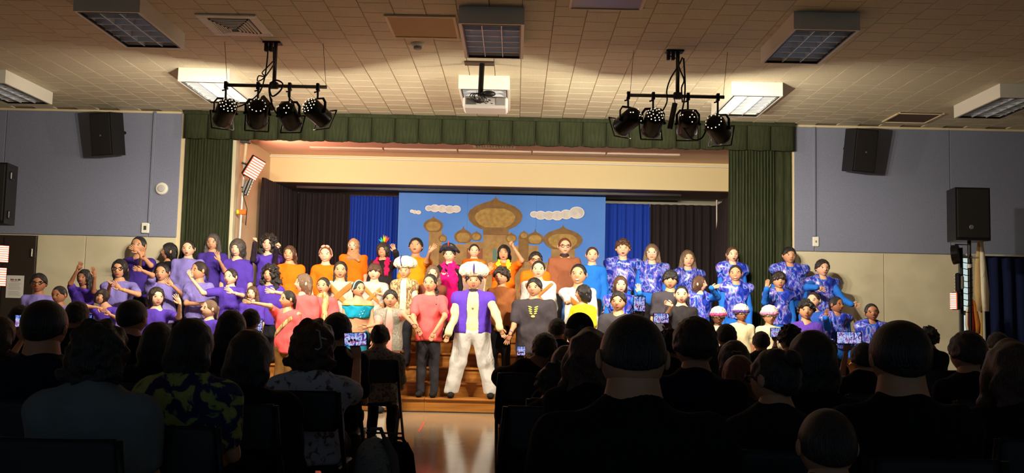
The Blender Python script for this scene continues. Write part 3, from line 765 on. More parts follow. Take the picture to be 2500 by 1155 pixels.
def notice(px, py, w_, h_, label):
    q = at(px, py, YW-.04); r = empty('paper_notice', (q.x, YW-.034, q.z), label, 'notice')
    MB().box((-w_, -.002, -h_), (w_, 0, h_)).build('sheet', M_paper, r)
    rn = random.Random(px)
    x = -w_*.55
    for k in range(9):
        ww = w_*.12*rn.uniform(.7, 1.1); MB().box((x, -.0035, h_*.55), (x+ww*.8, -.002, h_*.55+h_*.14*rn.uniform(.6, 1.1))).build('title_letter', M('title_red' if k < 4 else 'title_dark', (150, 52, 44) if k < 4 else (60, 50, 60), .8), r); x += ww+(.012 if k in (3, 5) else 0)
    MB().box((-w_*.5, -.003, h_*.44), (w_*.4, -.002, h_*.47)).build('rule', M('ink', (80, 78, 80), .8), r)
    for k in range(11):
        if k == 6: continue
        MB().box((-w_*.72, -.003, h_*(.28-k*.105)), (w_*rn.uniform(.4, .75), -.002, h_*(.31-k*.105))).build('text_line', M('pale_ink', (150, 148, 148), .8), r)
notice(36, 700, .125, .16, 'white printed paper notice taped to the dark door')
notice(-22, 720, .12, .14, 'second paper notice on the door at the picture edge')
# ------------------------------------------------------------------ lighting pole inside the stage on the left
M_led = M('led_tube', (255, 205, 180), .4, emis=3.2, ecol=(255, 190, 170))
Yp = YW+.06
a, b = at(590, 392, Yp), at(584, 600, Yp)
lp = empty('lighting_pole', ((a.x+b.x)/2, Yp, STZ), 'white pole with clamped lamps at the left edge of the stage', 'lighting stand')
zA = a.z-STZ
MB().tube([(0.03, 0, zA), (-.01, 0, 0)], .016, 10).build('pole', M('pole_white', (206, 202, 194), .35, .3), lp)
MB().tube([(.05, .0, zc-STZ-.01), (.03, 0, zA-.02)], .022, 10).build('upper_pole', M('pole_cream', (220, 196, 160), .4), lp)
MB().box((-.03, -.05, zc-STZ-.16), (.1, .05, zc-STZ-.04), bev=.01).build('ceiling_bracket', M_steel, lp)
MB().lathe([(.05, 0), (.05, .015), (.02, .03)], n=20).build('foot', M_blackm, lp)
for (ux, uz) in ((591, 398), (590, 457)):
    q = at(ux, uz, Yp); q2 = at(ux+20, uz+6, Yp-.05); MB().tube([(q.x-lp.location.x, 0, q.z-STZ), (q2.x-lp.location.x, -.05, q2.z-STZ)], .014, 8).build('lamp_arm', M_steel, lp)
for yy, mt, nm in ((518, M('orange_tag', (240, 110, 20), .5), 'orange_tag'),):
    q = at(587, yy, Yp); MB().box((-.01, -.035, q.z-STZ-.035), (.09, .02, q.z-STZ+.035), bev=.008).build(nm, mt, lp); MB().box((-.045, -.036, q.z-STZ-.03), (-.008, .02, q.z-STZ+.03), bev=.008).build('yellow_tag', M('yellow_tag', (226, 200, 30), .5), lp)
MB().tube([(.09, -.01, at(600, 460, Yp).z-STZ), (.04, 0, at(600, 480, Yp).z-STZ), (.1, 0, at(600, 510, Yp).z-STZ), (.09, 0, at(600, 550, Yp).z-STZ)], .006, 6).build('cable', M_black, lp, smooth=True)
def flood(c, fwd, upv, w_, h_, lit, label, n=10, mat=None):
    r = empty('flood_lamp', c, label, 'flood lamp'); fw = Vector(fwd).normalized(); sd_ = fw.cross(Vector(upv)).normalized(); up = sd_.cross(fw)
    r.rotation_euler = Matrix((sd_, fw, up)).transposed().to_euler()
    MB().box((-w_, -.05, -h_), (w_, .0, h_), bev=.012).build('case', M_blackm, r)
    MB().box((-w_*.6, -.09, -h_*.7), (w_*.6, -.05, h_*.7), bev=.01).build('heat_sink', M('lamp_grey', (96, 92, 88), .5), r)
    MB().box((-w_*.92, 0, -h_*.92), (w_*.92, .008, h_*.92)).build('reflector', mat if lit else M_steel, r)
    for k in range(n):
        z = -h_*.82+1.64*h_*k/(n-1); MB().box((-w_*.85, .008, z-h_*.05), (w_*.85, .016, z+h_*.05)).build('led_row', M_led if lit else M_white, r)
    return r
M_red = M('red_glass', (255, 84, 60), .4, emis=1.7)
c = at(621, 411, Yp-.07); flood(c, (.62, -.68, -.35), (.45, 0, .8), .12, .16, True, 'glowing orange red flood lamp on the stage-left pole', 8, M_red)
c = at(610, 458, Yp-.05); flood(c, (.85, .25, -.3), (.3, 0, 1), .06, .13, False, 'unlit grey flood lamp lower on the stage-left pole', 6)
l = bpy.data.lights.new('flood_light', 'AREA'); l.energy = 26; l.size = .22; l.color = (1, .42, .3)
o = bpy.data.objects.new('flood_light', l); COL.objects.link(o); o.location = at(640, 425, YW+.45); o.rotation_euler = Vector((.9, .25, .12)).to_track_quat('-Z', 'Y').to_euler()
# ------------------------------------------------------------------ side stands
def pa_speaker(px0, py0, px1, py1, Y, label, slabel):
    a, b = at(px0, py0, Y), at(px1, py1, Y); w_, h_ = (b.x-a.x)/2, (a.z-b.z)/2; cx = (a.x+b.x)/2
    s_ = empty('speaker_stand', (cx, Y+.12, 0), slabel, 'stand')
    MB().tube([(0, 0, .1), (0, 0, b.z-.002)], .024, 10).build('pole', M_blackm, s_)
    for k in range(3):
        an = k*2.094+.5; MB().tube([(0, 0, .75), (.5*math.cos(an), .5*math.sin(an), .02)], .016, 8).build('leg', M_blackm, s_)
        MB().tube([(0, 0, .25), (.33*math.cos(an), .33*math.sin(an), .27)], .009, 6).build('brace', M_blackm, s_)
    MB().lathe([(.032, 0), (.032, .05)], o=(0, 0, .74), n=12).build('collar', M_blackm, s_); MB().lathe([(.03, 0), (.03, .05)], o=(0, 0, b.z-.35), n=12).build('collar', M('collar_grey', (190, 188, 180), .4), s_)
    r = empty('loudspeaker', (cx, Y, b.z), label, 'speaker')
    MB().add([(-w_, 0, 0), (w_, 0, 0), (w_*.8, .36, 0), (-w_*.8, .36, 0), (-w_, 0, 2*h_), (w_, 0, 2*h_), (w_*.8, .36, 2*h_), (-w_*.8, .36, 2*h_)], [(3, 2, 1, 0), (4, 5, 6, 7), (0, 1, 5, 4), (1, 2, 6, 5), (2, 3, 7, 6), (3, 0, 4, 7)]).build('cabinet', M_black, r)
    MB().box((-w_+.015, -.02, .03), (w_-.015, 0, 2*h_-.02), bev=.014).build('grille', M('speaker_cloth', (30, 28, 28), .9), r)
    MB().lathe([(.03, 0), (.026, .006)], o=(-.03, -.02, .17), axis=(0, -1, 0), n=16).build('badge', M('badge_grey', (150, 150, 150), .3, .6), r)
    for z in (.12, 2*h_-.15): MB().box((w_*.86, .1, z-.05), (w_*.95+.02, .2, z+.05), bev=.01).build('handle', M_blackm, r)
pa_speaker(2332, 457, 2419, 588, 12.6, 'black loudspeaker on a tall stand in front of the navy curtain', 'black tripod stand carrying the right loudspeaker')
pa_speaker(-76, 395, 9, 545, 12.2, 'black loudspeaker at the left picture edge', 'black tripod stand carrying the left-edge loudspeaker')
Yt = 12.4
q = at(2347, 640, Yt)
lt = empty('light_tree', (q.x, Yt, 0), 'black upright lamp pole beside the right loudspeaker', 'stand')
zt3 = at(2347, 605, Yt).z
MB().tube([(0, 0, .02), (0, 0, zt3)], .02, 10).build('pole', M_blackm, lt); MB().lathe([(.22, 0), (.22, .02), (.04, .04)], n=20).build('foot', M_blackm, lt)
MB().tube([(0, 0, at(0+2347, 628, Yt).z), (.22, 0, at(2347, 628, Yt).z)], .012, 8).build('side_arm', M('arm_pale', (180, 174, 160), .4), lt)
for k in range(9):
    z = at(2347, 640+k*15, Yt).z; MB().tube([(-.02, -.03, z), (.05, -.04, z-.015), (.13, -.02, z-.01+.02*(k % 2))], .005, 5).build('cable_tie', M_black, lt)
q = at(2332, 622, Yt-.05)
pr = empty('par_lamp', q, 'round black disc lamp at the top of the right lamp pole', 'lamp')
MB().lathe([(.02, -.05), (.12, -.045), (.125, .03), (.11, .035)], axis=(-.8, .55, -.1), n=26).build('can_body', M_can, pr, smooth=False)
MB().tube([(.0, 0, .13), (.2, .02, .13), (.2, .04, -.05)], .007, 6).build('yoke', M_blackm, pr)
q = at(2334, 690, Yt-.05)
flood(q, (-.9, .5, 0), (0, 0, 1), .05, .12, False, 'dark unlit flood lamp in the middle of the right lamp pole', 6)
c = at(2329, 735, Yt-.05); flood(c, (-.8, -.1, 0), (0, 0, 1), .07, .11, True, 'glowing red flood lamp low on the right lamp pole', 8, M_red)
c = at(7, 620, 12.0); flood(c, (.75, -.6, 0), (0, 0, 1), .07, .11, True, 'upper glowing red flood lamp at the left picture edge', 8, M_red)
c = at(1, 676, 12.0); flood(c, (.75, -.6, 0), (0, 0, 1), .07, .12, True, 'lower glowing red flood lamp at the left picture edge', 8, M_red)
q = at(1, 648, 12.02); tag(MB().tube([(q.x-.13, 12.05, .01), (q.x-.13, 12.05, at(0, 600, 12).z)], .02, 10).build('lamp_pole', M_blackm), 'black pole carrying the two red lamps at the left edge', 'pole')
# tall window slit behind the lamp pole
wx0, wx1 = at(2345, 680, YW-.03).x, at(2365, 680, YW-.03).x; wz0, wz1 = at(2352, 815, YW-.03).z, at(2352, 628, YW-.03).z
wd = struct(MB().box((wx0-.03, YW-.05, wz0-.03), (wx1+.03, YW-.022, wz1+.03), bev=.005).build('window_1', M('window_frame', (70, 72, 76), .5)))
for k in range(2):
    za = wz0+(wz1-wz0)*(0 if k == 0 else .3); zb4 = wz0+(wz1-wz0)*(.24 if k == 0 else 1)
    MB().box((wx0, YW-.056, za), (wx1, YW-.05, zb4)).build('pane', M('dusk_glass', (190, 215, 220), .2, emis=.55), wd)
# furled flags
def flag(px, y0, y1, Y, cols, wob, label):
    a, b = at(px, y0, Y), at(px, y1, Y)
    r = empty('furled_flag', (a.x, Y, 0), label, 'flag')
    MB().tube([(0, 0, .02), (0, 0, a.z)], .014, 8).build('pole', M('flag_pole', (170, 130, 60), .4), r); MB().lathe([(.13, 0), (.13, .03), (.03, .05)], n=16).build('base', M('flag_base', (150, 120, 50), .4, .6), r)
    n = 5
    for k, c in enumerate(cols):
        an = 2*math.pi*k/len(cols)+wob
        MB().tube([(.012*math.cos(an), .02*math.sin(an), a.z-.05), (.04*math.cos(an), .03*math.sin(an), a.z*.6+b.z*.4), (.055*math.cos(an)+.01, .04*math.sin(an), a.z*.25+b.z*.75), (.05*math.cos(an)+.02, .04*math.sin(an), b.z)], [.02, .032, .04, .03], 8, flat=1.3).build('fold', cloth(c), r, smooth=True)
flag(2393, 575, 760, 13.0, [(206, 180, 130), (226, 206, 160), (190, 160, 110), (220, 214, 190)], .3, 'cream and gold furled flag on a pole behind the loudspeaker stand')
flag(2372, 725, 815, 13.35, [(160, 34, 30), (200, 190, 170), (140, 28, 30), (180, 110, 40)], .9, 'short furled red and white flag beside the loudspeaker stand')
# thin cable along the foot of the steps
pts = [(sx0, D0-.06, .008)]+[(x, D0-.05-.02*math.sin(x*2.1), .008) for x in np.linspace(sx0+.4, sx1-.2, 30)]
tag(MB().tube(pts, .007, 6).build('floor_cable', M_black, smooth=True), 'black cable lying along the foot of the wooden steps', 'cable')
q0, q1 = onz(1022, 1054, .002), onz(1036, 1031, .002)
tag(MB().add([(q0.x-.012, q0.y, .002), (q0.x+.012, q0.y, .002), (q1.x+.012, q1.y, .002), (q1.x-.012, q1.y, .002)], [(0, 1, 2, 3)]).build('floor_tape', M('red_tape', (200, 90, 70), .6)), 'short strip of red tape on the floor by the aisle', 'tape')
# ------------------------------------------------------------------ people: head, hands, hair, body, clothes
def rotm(yaw, pitch=0, roll=0):        # yaw + turns to the picture's right, pitch + looks up, roll + tilts to the picture's right
    return Matrix.Rotation(R_(yaw), 3, 'Z') @ Matrix.Rotation(R_(-pitch), 3, 'X') @ Matrix.Rotation(R_(roll), 3, 'Y')
def _sm(t): t = np.clip(t, 0, 1); return t*t*(3-2*t)
def head_deform(p):
    x, y, z = p[:, 0].copy(), p[:, 1].copy(), p[:, 2].copy()
    g = lambda cx, cz, sx, sz: np.exp(-((x-cx)/sx)**2-((z-cz)/sz)**2)
    X = x*(1-.25*_sm((-.12-z)/.42)); fr = _sm(-y/.25)
    Y = np.where(y < -.28, -.28+(y+.28)*.8, y)
    Y = np.where(y > 0, Y*(1-.45*_sm((-.12-z)/.4)), Y)
    Y = Y-fr*(.125*g(0, -.1, .055, .075)+.05*g(0, .0, .04, .1)+.03*g(0, -.265, .1, .04)+.035*g(0, -.43, .11, .07)+.015*g(0, .12, .25, .05))
    Y = Y+fr*(.035*g(.155, .03, .08, .05)+.035*g(-.155, .03, .08, .05))+fr*.02*g(0, -.35, .12, .03)
    return np.stack([X, Y, z], 1)
NU, NV = 36, 26
def _head():
    v = [(0, 0, -.5)]
    for i in range(1, NV):
        b = -math.pi/2+math.pi*i/NV
        for j in range(NU):
            a = 2*math.pi*j/NU
            v.append((.378*math.cos(b)**.85*math.cos(a), .44*math.cos(b)**.9*math.sin(a), .5*math.sin(b)))
    v.append((0, 0, .5))
    v = head_deform(np.array(v)); L = len(v)-1
    q = [(1+i*NU+j, 1+i*NU+(j+1) % NU, 1+(i+1)*NU+(j+1) % NU, 1+(i+1)*NU+j) for i in range(NV-2) for j in range(NU)]
    t = [(0, 1+(j+1) % NU, 1+j) for j in range(NU)]+[(L, L-NU+j, L-NU+(j+1) % NU) for j in range(NU)]
    return v, q, t
HV, HQ, HT = _head()
def yfront(x, z):
    c = HV[HV[:, 1] < 0]; i = np.argmin((c[:, 0]-x)**2+(c[:, 2]-z)**2); return c[i, 1]
# face features per mouth state: list of (verts, faces, slot); slots 0 skin 1 white 2 iris 3 brow 4 lip 5 mouth
def _feat(mouth):
    out = []
    def E(c, r, slot, rl=0):
        mb = MB().ell(c, r, 8, 6, Matrix.Rotation(rl, 3, 'Y')); out.append((np.array(mb.v), mb.f, slot))
    for s in (-1, 1):
        ye = yfront(.155*s, .02)
        E((.16*s, ye+.012, .01), (.066, .034, .02), 1)
        E((.16*s, ye-.012, .01), (.034, .014, .021), 2)
        E((.16*s, ye-.008, .032), (.08, .022, .011), 3, -.05*s)
        E((.165*s, yfront(.16*s, .115)+.006, .115), (.1, .022, .02), 3, .1*s)
        E((.4*s, .03, -.02), (.045, .08, .12), 0)
    ym = yfront(0, -.265)
    if mouth == 0:
        E((0, ym+.006, -.252), (.1, .022, .016), 4); E((0, ym+.006, -.28), (.085, .022, .018), 4)
    elif mouth == 1:
        E((0, ym+.008, -.245), (.095, .022, .016), 4); E((0, ym+.008, -.31), (.08, .024, .02), 4); E((0, ym+.006, -.277), (.075, .02, .032), 5)
    else:
        E((0, ym+.01, -.275), (.12, .02, .04), 4); E((0, ym+.0, -.272), (.1, .016, .022), 1)
    return out
FEAT = [_feat(i) for i in range(3)]
def hand_geo(kind):
    """canonical hand: wrist at 0, fingers along +Z, palm facing -Y, thumb to +X, unit = hand length"""
    mb = MB()
    mb.tube([(0, 0, -.06), (0, 0, .04), (0, -.01, .2), (.0, -.01, .4), (0, -.01, .5)], [.13, .15, .2, .21, .17], 10, flat=.5, up=(0, 1, 0))
    curl = {'open': .12, 'relax': .45, 'fist': 1.45, 'flat': .03}[kind]; spread = {'open': .16, 'relax': .05, 'fist': .0, 'flat': .04}[kind]
    for i, (x, L, r) in enumerate(((.145, .43, .052), (.05, .48, .054), (-.05, .45, .052), (-.14, .35, .046))):
        p = Vector((x, -.01, .46)); a = 0; pts = [p-Vector((0, 0, .06)), p]; sp = spread*(1.5-i)*.9
        for k, fr in enumerate((.42, .32, .26)):
            a += curl*(1 if k else .8)
            d = Vector((math.sin(sp)*math.cos(a), -math.sin(a), math.cos(sp)*math.cos(a))); p = p+d*L*fr; pts.append(p)
        mb.tube(pts, [r*1.05, r*1.05, r, r*.92, r*.7], 6)
    th = [(.12, -.02, .1), (.24, -.06, .22), (.3, -.1, .36), (.31, -.13, .48)] if kind != 'fist' else [(.12, -.03, .1), (.23, -.12, .25), (.16, -.24, .36), (.04, -.27, .4)]
    mb.tube(th, [.09, .075, .062, .045], 6)
    return np.array(mb.v), mb.f
HANDS = {k: hand_geo(k) for k in ('open', 'relax', 'fist', 'flat')}
# hair in head units (head height = 1, face towards -Y); cached by style
_HAIR = {}
def hair_mesh(style):
    if style in _HAIR: return _HAIR[style]
    fine = style.endswith('+'); st = style.rstrip('+')
    s = SDF(.024 if fine else .034)
    def cap(t=.05, low=.0, slope=.55, zc=0):
        s.ell((0, .03, .03+zc), (.375+t, .43+t, .475+t), k=.02)
        if slope is not None:
            n = np.array([0, -slope, -1.]); n /= np.linalg.norm(n); s.plane((0, 0, low), n)
    face = lambda w=.36, z0=-.22, h=.5, y=-.52, d=.40: s.cut((0, y, z0), (w, d, h))
    if st == 'short':
        cap(.07, -.06, .42); face(.4, -.16, .5, -.55, .45); s.wob(.006, 30)
    elif st == 'buzz':
        cap(.028, -.04, .5); face(.4, -.13, .53, -.55, .5)
    elif st == 'fade':
        s.ell((0, .05, .1), (.425, .46, .45), k=.05); s.ell((0, .03, .02), (.405, .455, .48), k=.05)
        n = np.array([0, -.5, -1.]); n /= np.linalg.norm(n); s.plane((0, 0, -.06), n); face(.38, -.2, .48)
    elif st == 'crop':
        s.ell((0, .03, .03), (.396, .45, .49), k=.05); n = np.array([0, -.3, -1.]); n /= np.linalg.norm(n); s.plane((0, 0, .0), n); face(.39, -.17, .5)
    elif st == 'bangs':
        cap(.085, -.1, .4); face(.35, -.4, .52, -.5, .36); s.wob(.01, 26)
    elif st == 'spiky':
        cap(.085, -.02, .5); face(.37, -.22, .47); s.wob(.024, 24)
    elif st == 'curlyshort':
        cap(.12, -.08, .45); face(.36, -.26, .5); s.wob(.03, 20)
    elif st in ('back', 'pony', 'bun', 'braid'):
        cap(.036, -.1, .45); face(.4, -.12, .535, -.55, .5)
        if st == 'pony': s.ell((0, .5, .12), (.11, .12, .12)); s.cone((0, .52, .1), (0, .56, -.5), .11, .05)
        if st == 'back': s.ell((0, .47, -.05), (.14, .1, .14)); s.cone((0, .46, -.1), (0, .46, -.5), .1, .08)
        if st == 'bun': s.ell((.06, .42, .36), (.17, .17, .16)); s.wob(.008, 22)
        if st == 'braid':
            pts = [(.22, .34, -.2), (.36, .2, -.45), (.4, -.02, -.7), (.42, -.14, -.95), (.42, -.2, -1.2), (.42, -.22, -1.5)]
            for i in range(len(pts)-1):
                a, b = np.array(pts[i]), np.array(pts[i+1])
                for t in (0, .5): s.ell(a+(b-a)*t+np.array([.02*(-1)**int(2*t), 0, 0]), (.095, .09, .13), k=.015)
            s.ell((.42, -.22, -1.62), (.05, .05, .12))
    elif st == 'braids':
        cap(.05, -.12, .45); face(.39, -.13, .53, -.55, .5)
        for sg in (-1, 1):
            for i in range(9): s.ell((sg*(.34+.02*(i % 2)), .02-.03*i, -.2-.14*i), (.085, .085, .1), k=.015)
    elif st in ('long', 'longside', 'longback', 'wavy', 'curly', 'longflat', 'messy'):
        t = {'curly': .13, 'wavy': .09, 'messy': .1}.get(st, .055)
        cap(t, 0, None)
        L = {'longback': -1.1, 'curly': -1.05, 'wavy': -1.2, 'longflat': -1.75, 'messy': -.42}.get(st, -1.25)
        s.ell((0, .22, -.25), (.38+t*.8, .26, .5), k=.1)
        s.ecyl((0, .27, -.2), (0, .3, L+.1), (.37+t, .16), (.4+t*1.2, .1), (1, 0, 0), (0, 1, 0), k=.1)
        if st in ('long', 'curly', 'wavy', 'longside'):
            for sg in (-1, 1):
                if st == 'longside' and sg < 0: continue
                s.cone((sg*(.33+t*.4), .0, .02), (sg*(.37+t*.5), -.02, -.55), .1+t*.3, .13+t*.5, k=.06); s.cone((sg*(.37+t*.5), -.02, -.55), (sg*(.36+t*.6), -.1, L+.05), .13+t*.5, .06+t*.5, k=.06)
        face(.345, -.2, .55, -.57, .52)
        s.cut((0, -.1, -.62), (.24, .32, .3))
        if st == 'curly': s.wob(.034, 17)
        elif st == 'wavy': s.wob(.018, 12)
        elif st == 'messy': s.wob(.02, 18)
        else: s.wob(.005, 22)
    elif st == 'bob':
        cap(.075, 0, None); s.ell((0, .15, -.25), (.44, .36, .36), k=.08); s.plane((0, 0, -.52), (0, 0, -1))
        s.cut((0, -.55, -.3), (.31, .46, .52)); s.cut((0, -.1, -.62), (.26, .36, .3)); s.wob(.005, 22)
    elif st == 'hijab':
        s.ell((0, .04, .03), (.43, .5, .53), k=.05); s.ell((0, .06, -.4), (.42, .42, .36), k=.1)
        s.ecyl((0, .05, -.55), (.03, .02, -.95), (.42, .4), (.72, .5), (1, 0, 0), (0, 1, 0), k=.1); s.cone((-.3, -.3, -.6), (.55, -.42, -1.1), .1, .12, k=.06)
        s.cut((0, -.55, -.06), (.27, .42, .41)); s.wob(.008, 13)
    elif st == 'turban':
        for i in range(9):
            a = 2*math.pi*i/9; s.ell((.5*math.cos(a), .1+.42*math.sin(a), .56), (.34, .34, .34), k=.06)
        s.ell((0, .1, .72), (.66, .6, .36), k=.1); s.ell((0, .05, .3), (.43, .49, .14), k=.03)
        s.cut((0, 0, -.05), (.37, .45, .44)); s.wob(.012, 15)
    elif st == 'fleece_hat':
        s.ell((0, .03, .26), (.54, .57, .5), k=.05); s.plane((0, 0, .1), (0, .25, -1)); s.cut((0, 0, -.1), (.37, .45, .55)); s.wob(.012, 22)
    elif st == 'fleece_brim':
        for i in range(16):
            a = 2*math.pi*i/16; b = a+2*math.pi/16
            s.cone((.47*math.cos(a), .03+.51*math.sin(a), .2), (.47*math.cos(b), .03+.51*math.sin(b), .2), .12, .12, k=.03)
        s.wob(.01, 24)
    elif st == 'cap':
        s.ell((0, .03, .12), (.4, .47, .45), k=.02); s.plane((0, 0, .06), (0, .1, -1)); s.ell((0, -.5, .1), (.28, .28, .04), k=.02)
    elif st == 'boa':
        pts = [(-.3, -.3, -1.2), (-.36, -.26, -.75), (-.28, .1, -.58), (0, .32, -.5), (.28, .1, -.58), (.38, -.26, -.8), (.34, -.3, -1.5)]
        for a, b in zip(pts, pts[1:]): s.cone(a, b, .15, .15, k=.05)
        s.wob(.035, 19)
    v, q = s.mesh()
    me = np_mesh('hair_'+st, v, q); me.materials.append(None)
    _HAIR[style] = me
    return me
SK = {'L': (232, 182, 150), 'M': (208, 152, 116), 'D': (170, 114, 82), 'K': (122, 80, 58)}
def skin(k): return M('skin_'+k, SK[k], .5, spec=.35, noise=(14, tuple(int(v*.95) for v in SK[k]), .35, .65))
HC_ = {'black': (20, 17, 17), 'dark': (34, 25, 21), 'brown': (66, 42, 28), 'ash': (92, 72, 56), 'auburn': (96, 48, 32), 'grey': (64, 58, 56)}
def hairmat(k): return M('hair_'+k, HC_[k], .38, noise=((60, 60, 3), tuple(int(v*1.5+6) for v in HC_[k]), .45, .7), bump=((55, 55, 3), .5), spec=.5)
M_eye = M('eye_white', (236, 230, 224), .3); M_iris = M('iris', (40, 26, 18), .2); M_lip = M('lip', (176, 88, 78), .45); M_mouth = M('mouth_inside', (60, 22, 22), .6)
SHOE = {}
def shoe_mesh(h=.011):
    if 'm' not in SHOE:
        s = SDF(h); s.ell((0, .0, .05), (.042, .06, .05), k=.03); s.ell((0, -.1, .035), (.045, .1, .038), k=.03); s.plane((0, 0, .0), (0, 0, -1))
        v, q = s.mesh(); SHOE['m'] = np_mesh('shoe', v, q); SHOE['m'].materials.append(None)
    return SHOE['m']
HPOS = {}
NP = lambda v: np.array(tuple(v), float)
def build_person(sp):
    """sp: px of head (x, ytop, ychin), Y, foot level etc.  Returns root Empty."""
    Y = sp['Y']; x, yt, yc = sp['x'], sp['yt'], sp['yc']
    aud = sp.get('sit', False)
    hy = sp.get('yaw', 0); by = sp.get('byaw', 180 if aud else hy*.35)
    top, chin = at(x, yt, Y), at(x, yc, Y)
    hh = (top.z-chin.z)*sp.get('hk', .95)
    C = Vector((top.x, Y, chin.z+.5*hh)) if not aud else Vector((top.x, Y, top.z-(.54*hh)))
    fz = sp.get('fz', 0)
    bx = sp.get('bx', 0)*Y/FPX                       # body offset from the head
    F = Vector((math.sin(R_(by)), -math.cos(R_(by)), 0)); Rv = Vector((math.cos(R_(by)), math.sin(R_(by)), 0))
    w_ = sp.get('w', 1.0)
    ctr = Vector((C.x+bx, Y+(.06*hh if not aud else -.02), 0))
    zchin = C.z-.5*hh
    zS = zchin-.2*hh
    if aud:
        zhip = .50; hips = ctr+Vector((0, 0, zhip))-F*.06
    else:
        tl = min(2.05*hh, .43*(zS-fz)); zhip = zS-tl; hips = ctr+Vector((0, 0, zhip))
    root = empty('person', (ctr.x, ctr.y, fz if not aud else 0), sp['label'], 'person', sp.get('group'))
    O = NP(root.location)
    U = hh
    chest = ctr+Vector((0, 0, zS-.52*U)); sw = .62*U*w_
    SH = {}
    for k, sgn in (('l', -1), ('r', 1)):
        s_ = sgn if Rv.x > 0 else -sgn
        SH[k] = ctr+Rv*(s_*sw)+Vector((0, 0, zS-.24*U))
    hm = rotm(hy+(180 if aud else 0), sp.get('pitch', 0), sp.get('tilt', 0))
    skm = skin(sp.get('sk', 'M'))
    arms = {}
    hl = .62*U
    neck0 = ctr+Vector((0, 0, zS-.05*U))
    for k in ('l', 'r'):
        S = SH[k]; out = Vector((-1 if k == 'l' else 1, 0, 0)); sp_a = sp.get(k)
        L1, L2 = 1.32*U, 1.12*U
        if sp_a is None:
            if aud:
                E_ = S+out*.16*U+F*.25*U-Vector((0, 0, 1.15*U)); Wp = E_+F*.85*U-out*.35*U-Vector((0, 0, .22*U)); hd = (Wp-E_).normalized(); kind = 'relax'
            else:
                E_ = S+out*.2*U+F*.05*U-Vector((0, 0, 1.26*U)); Wp = E_+F*.25*U-out*.02*U-Vector((0, 0, 1.02*U)); hd = (Wp-E_).normalized(); kind = 'relax'
            tipv = None
        else:
            ex, ey, hx, hy_ = sp_a[:4]; kind = sp_a[4] if len(sp_a) > 4 else 'open'
            sg = sp_a[5] if len(sp_a) > 5 else -1          # -1 towards the hall, +1 towards the stage
            Ye = Y
            for _ in range(3):
                E_ = at(ex, ey, Ye); d2 = (E_.x-S.x)**2+(E_.z-S.z)**2
                Ye = S.y+sg*math.sqrt(max(.0, min(L1*L1-d2, (.75*L1)**2)))
            Yh = Ye; Lh = L2+.45*hl
            for _ in range(3):
                Hd = at(hx, hy_, Yh); d2 = (Hd.x-E_.x)**2+(Hd.z-E_.z)**2
                Yh = Ye+sg*math.sqrt(max(.0, min(Lh*Lh-d2, (.7*Lh)**2)))
            fd = (Hd-E_); hd = fd.normalized(); Wp = Hd-hd*.45*hl
            if len(sp_a) > 6 and sp_a[6] is not None:
                tp = sp_a[6]; td = (CR*tp[0]-CU*tp[1]).normalized(); hd = td
        arms[k] = (S, E_, Wp, hd, kind)
    bodyh = sp.get('res', .0172)
    s = SDF(bodyh)
    neck1 = C-Vector((0, 0, .22*U))+Vector((0, .07*U if not aud else -.07*U, 0))
    loc = lambda v: NP(v)-O
    def torso(s, g, k=.05, hem=None):
        s.ecyl(loc(hips+Vector((0, 0, .15*U))), loc(chest), ((.56*w_+g)*U, (.40+g)*U*(.8+.2*w_)), ((.62*w_+g)*U, (.43+g)*U*(.8+.2*w_)), NP(Rv), NP(F), k=k)
        for q in ('l', 'r'):
            s.cone(loc(neck0+Vector((0, 0, -.14*U))), loc(SH[q]), (.21+g)*U, (.185+g)*U, k=.07)
        if hem is not None:
            s.ecyl(loc(hips+Vector((0, 0, hem*U))), loc(hips+Vector((0, 0, .3*U))), ((.62*w_+g)*U, (.46+g)*U*(.8+.2*w_)), ((.58*w_+g)*U, (.43+g)*U*(.8+.2*w_)), NP(Rv), NP(F), k=k)
    torso(s, 0)
    s.ecyl(loc(hips), loc(hips+Vector((0, 0, .2*U))), (.56*U*w_, .42*U), (.56*U*w_, .4*U), NP(Rv), NP(F), k=.05)
    nk = sp.get('nk', 1.0); s.cone(loc(neck0), loc(neck1), .25*U*(.75+.25*w_)*nk, .225*U*(.75+.25*w_)*nk, k=.05)
    if aud: s.cone(loc(neck0+Vector((0, 0, -.02))), loc(neck0+Vector((0, 0, .12*U))), .34*U*(.6+.4*w_), .2*U, k=.08)
    for k in ('l', 'r'):
        S, E_, Wp, hd, kind = arms[k]
        s.cone(loc(S), loc(E_), .19*U, .145*U, k=.03); s.cone(loc(E_), loc(Wp), .14*U, .095*U, k=.02)
    legs = []
    for sg in (-1, 1):
        hp = hips+Rv*(sg*.3*U*w_)
        if aud:
            kn = hp+F*.44+Vector((0, 0, -.03)); an = Vector((kn.x, kn.y, .09))-F*.03+Rv*sg*.02
            if sp.get('feet'): kn = kn+F*.02
        else:
            stance = sp.get('stance', .34)*U; dz = hp.z-fz
            an = Vector((ctr.x, ctr.y, fz+.07))+Rv*(sg*stance*(w_ if w_ > 1 else 1)); kn = hp*.5+an*.5+F*.04*U
        legs.append((hp, kn, an))
        s.cone(loc(hp), loc(kn), .33*U, .22*U, k=.04); s.cone(loc(kn), loc(an), .21*U, .14*U, k=.03)
    bv, bq = s.mesh()
    # one mesh: body + head + hands
    Vs = [bv]; Qs = [bq]; Ts = []; mi_q = [np.zeros(len(bq), int)]; mi_t = []; off = len(bv); HM = np.array(hm)
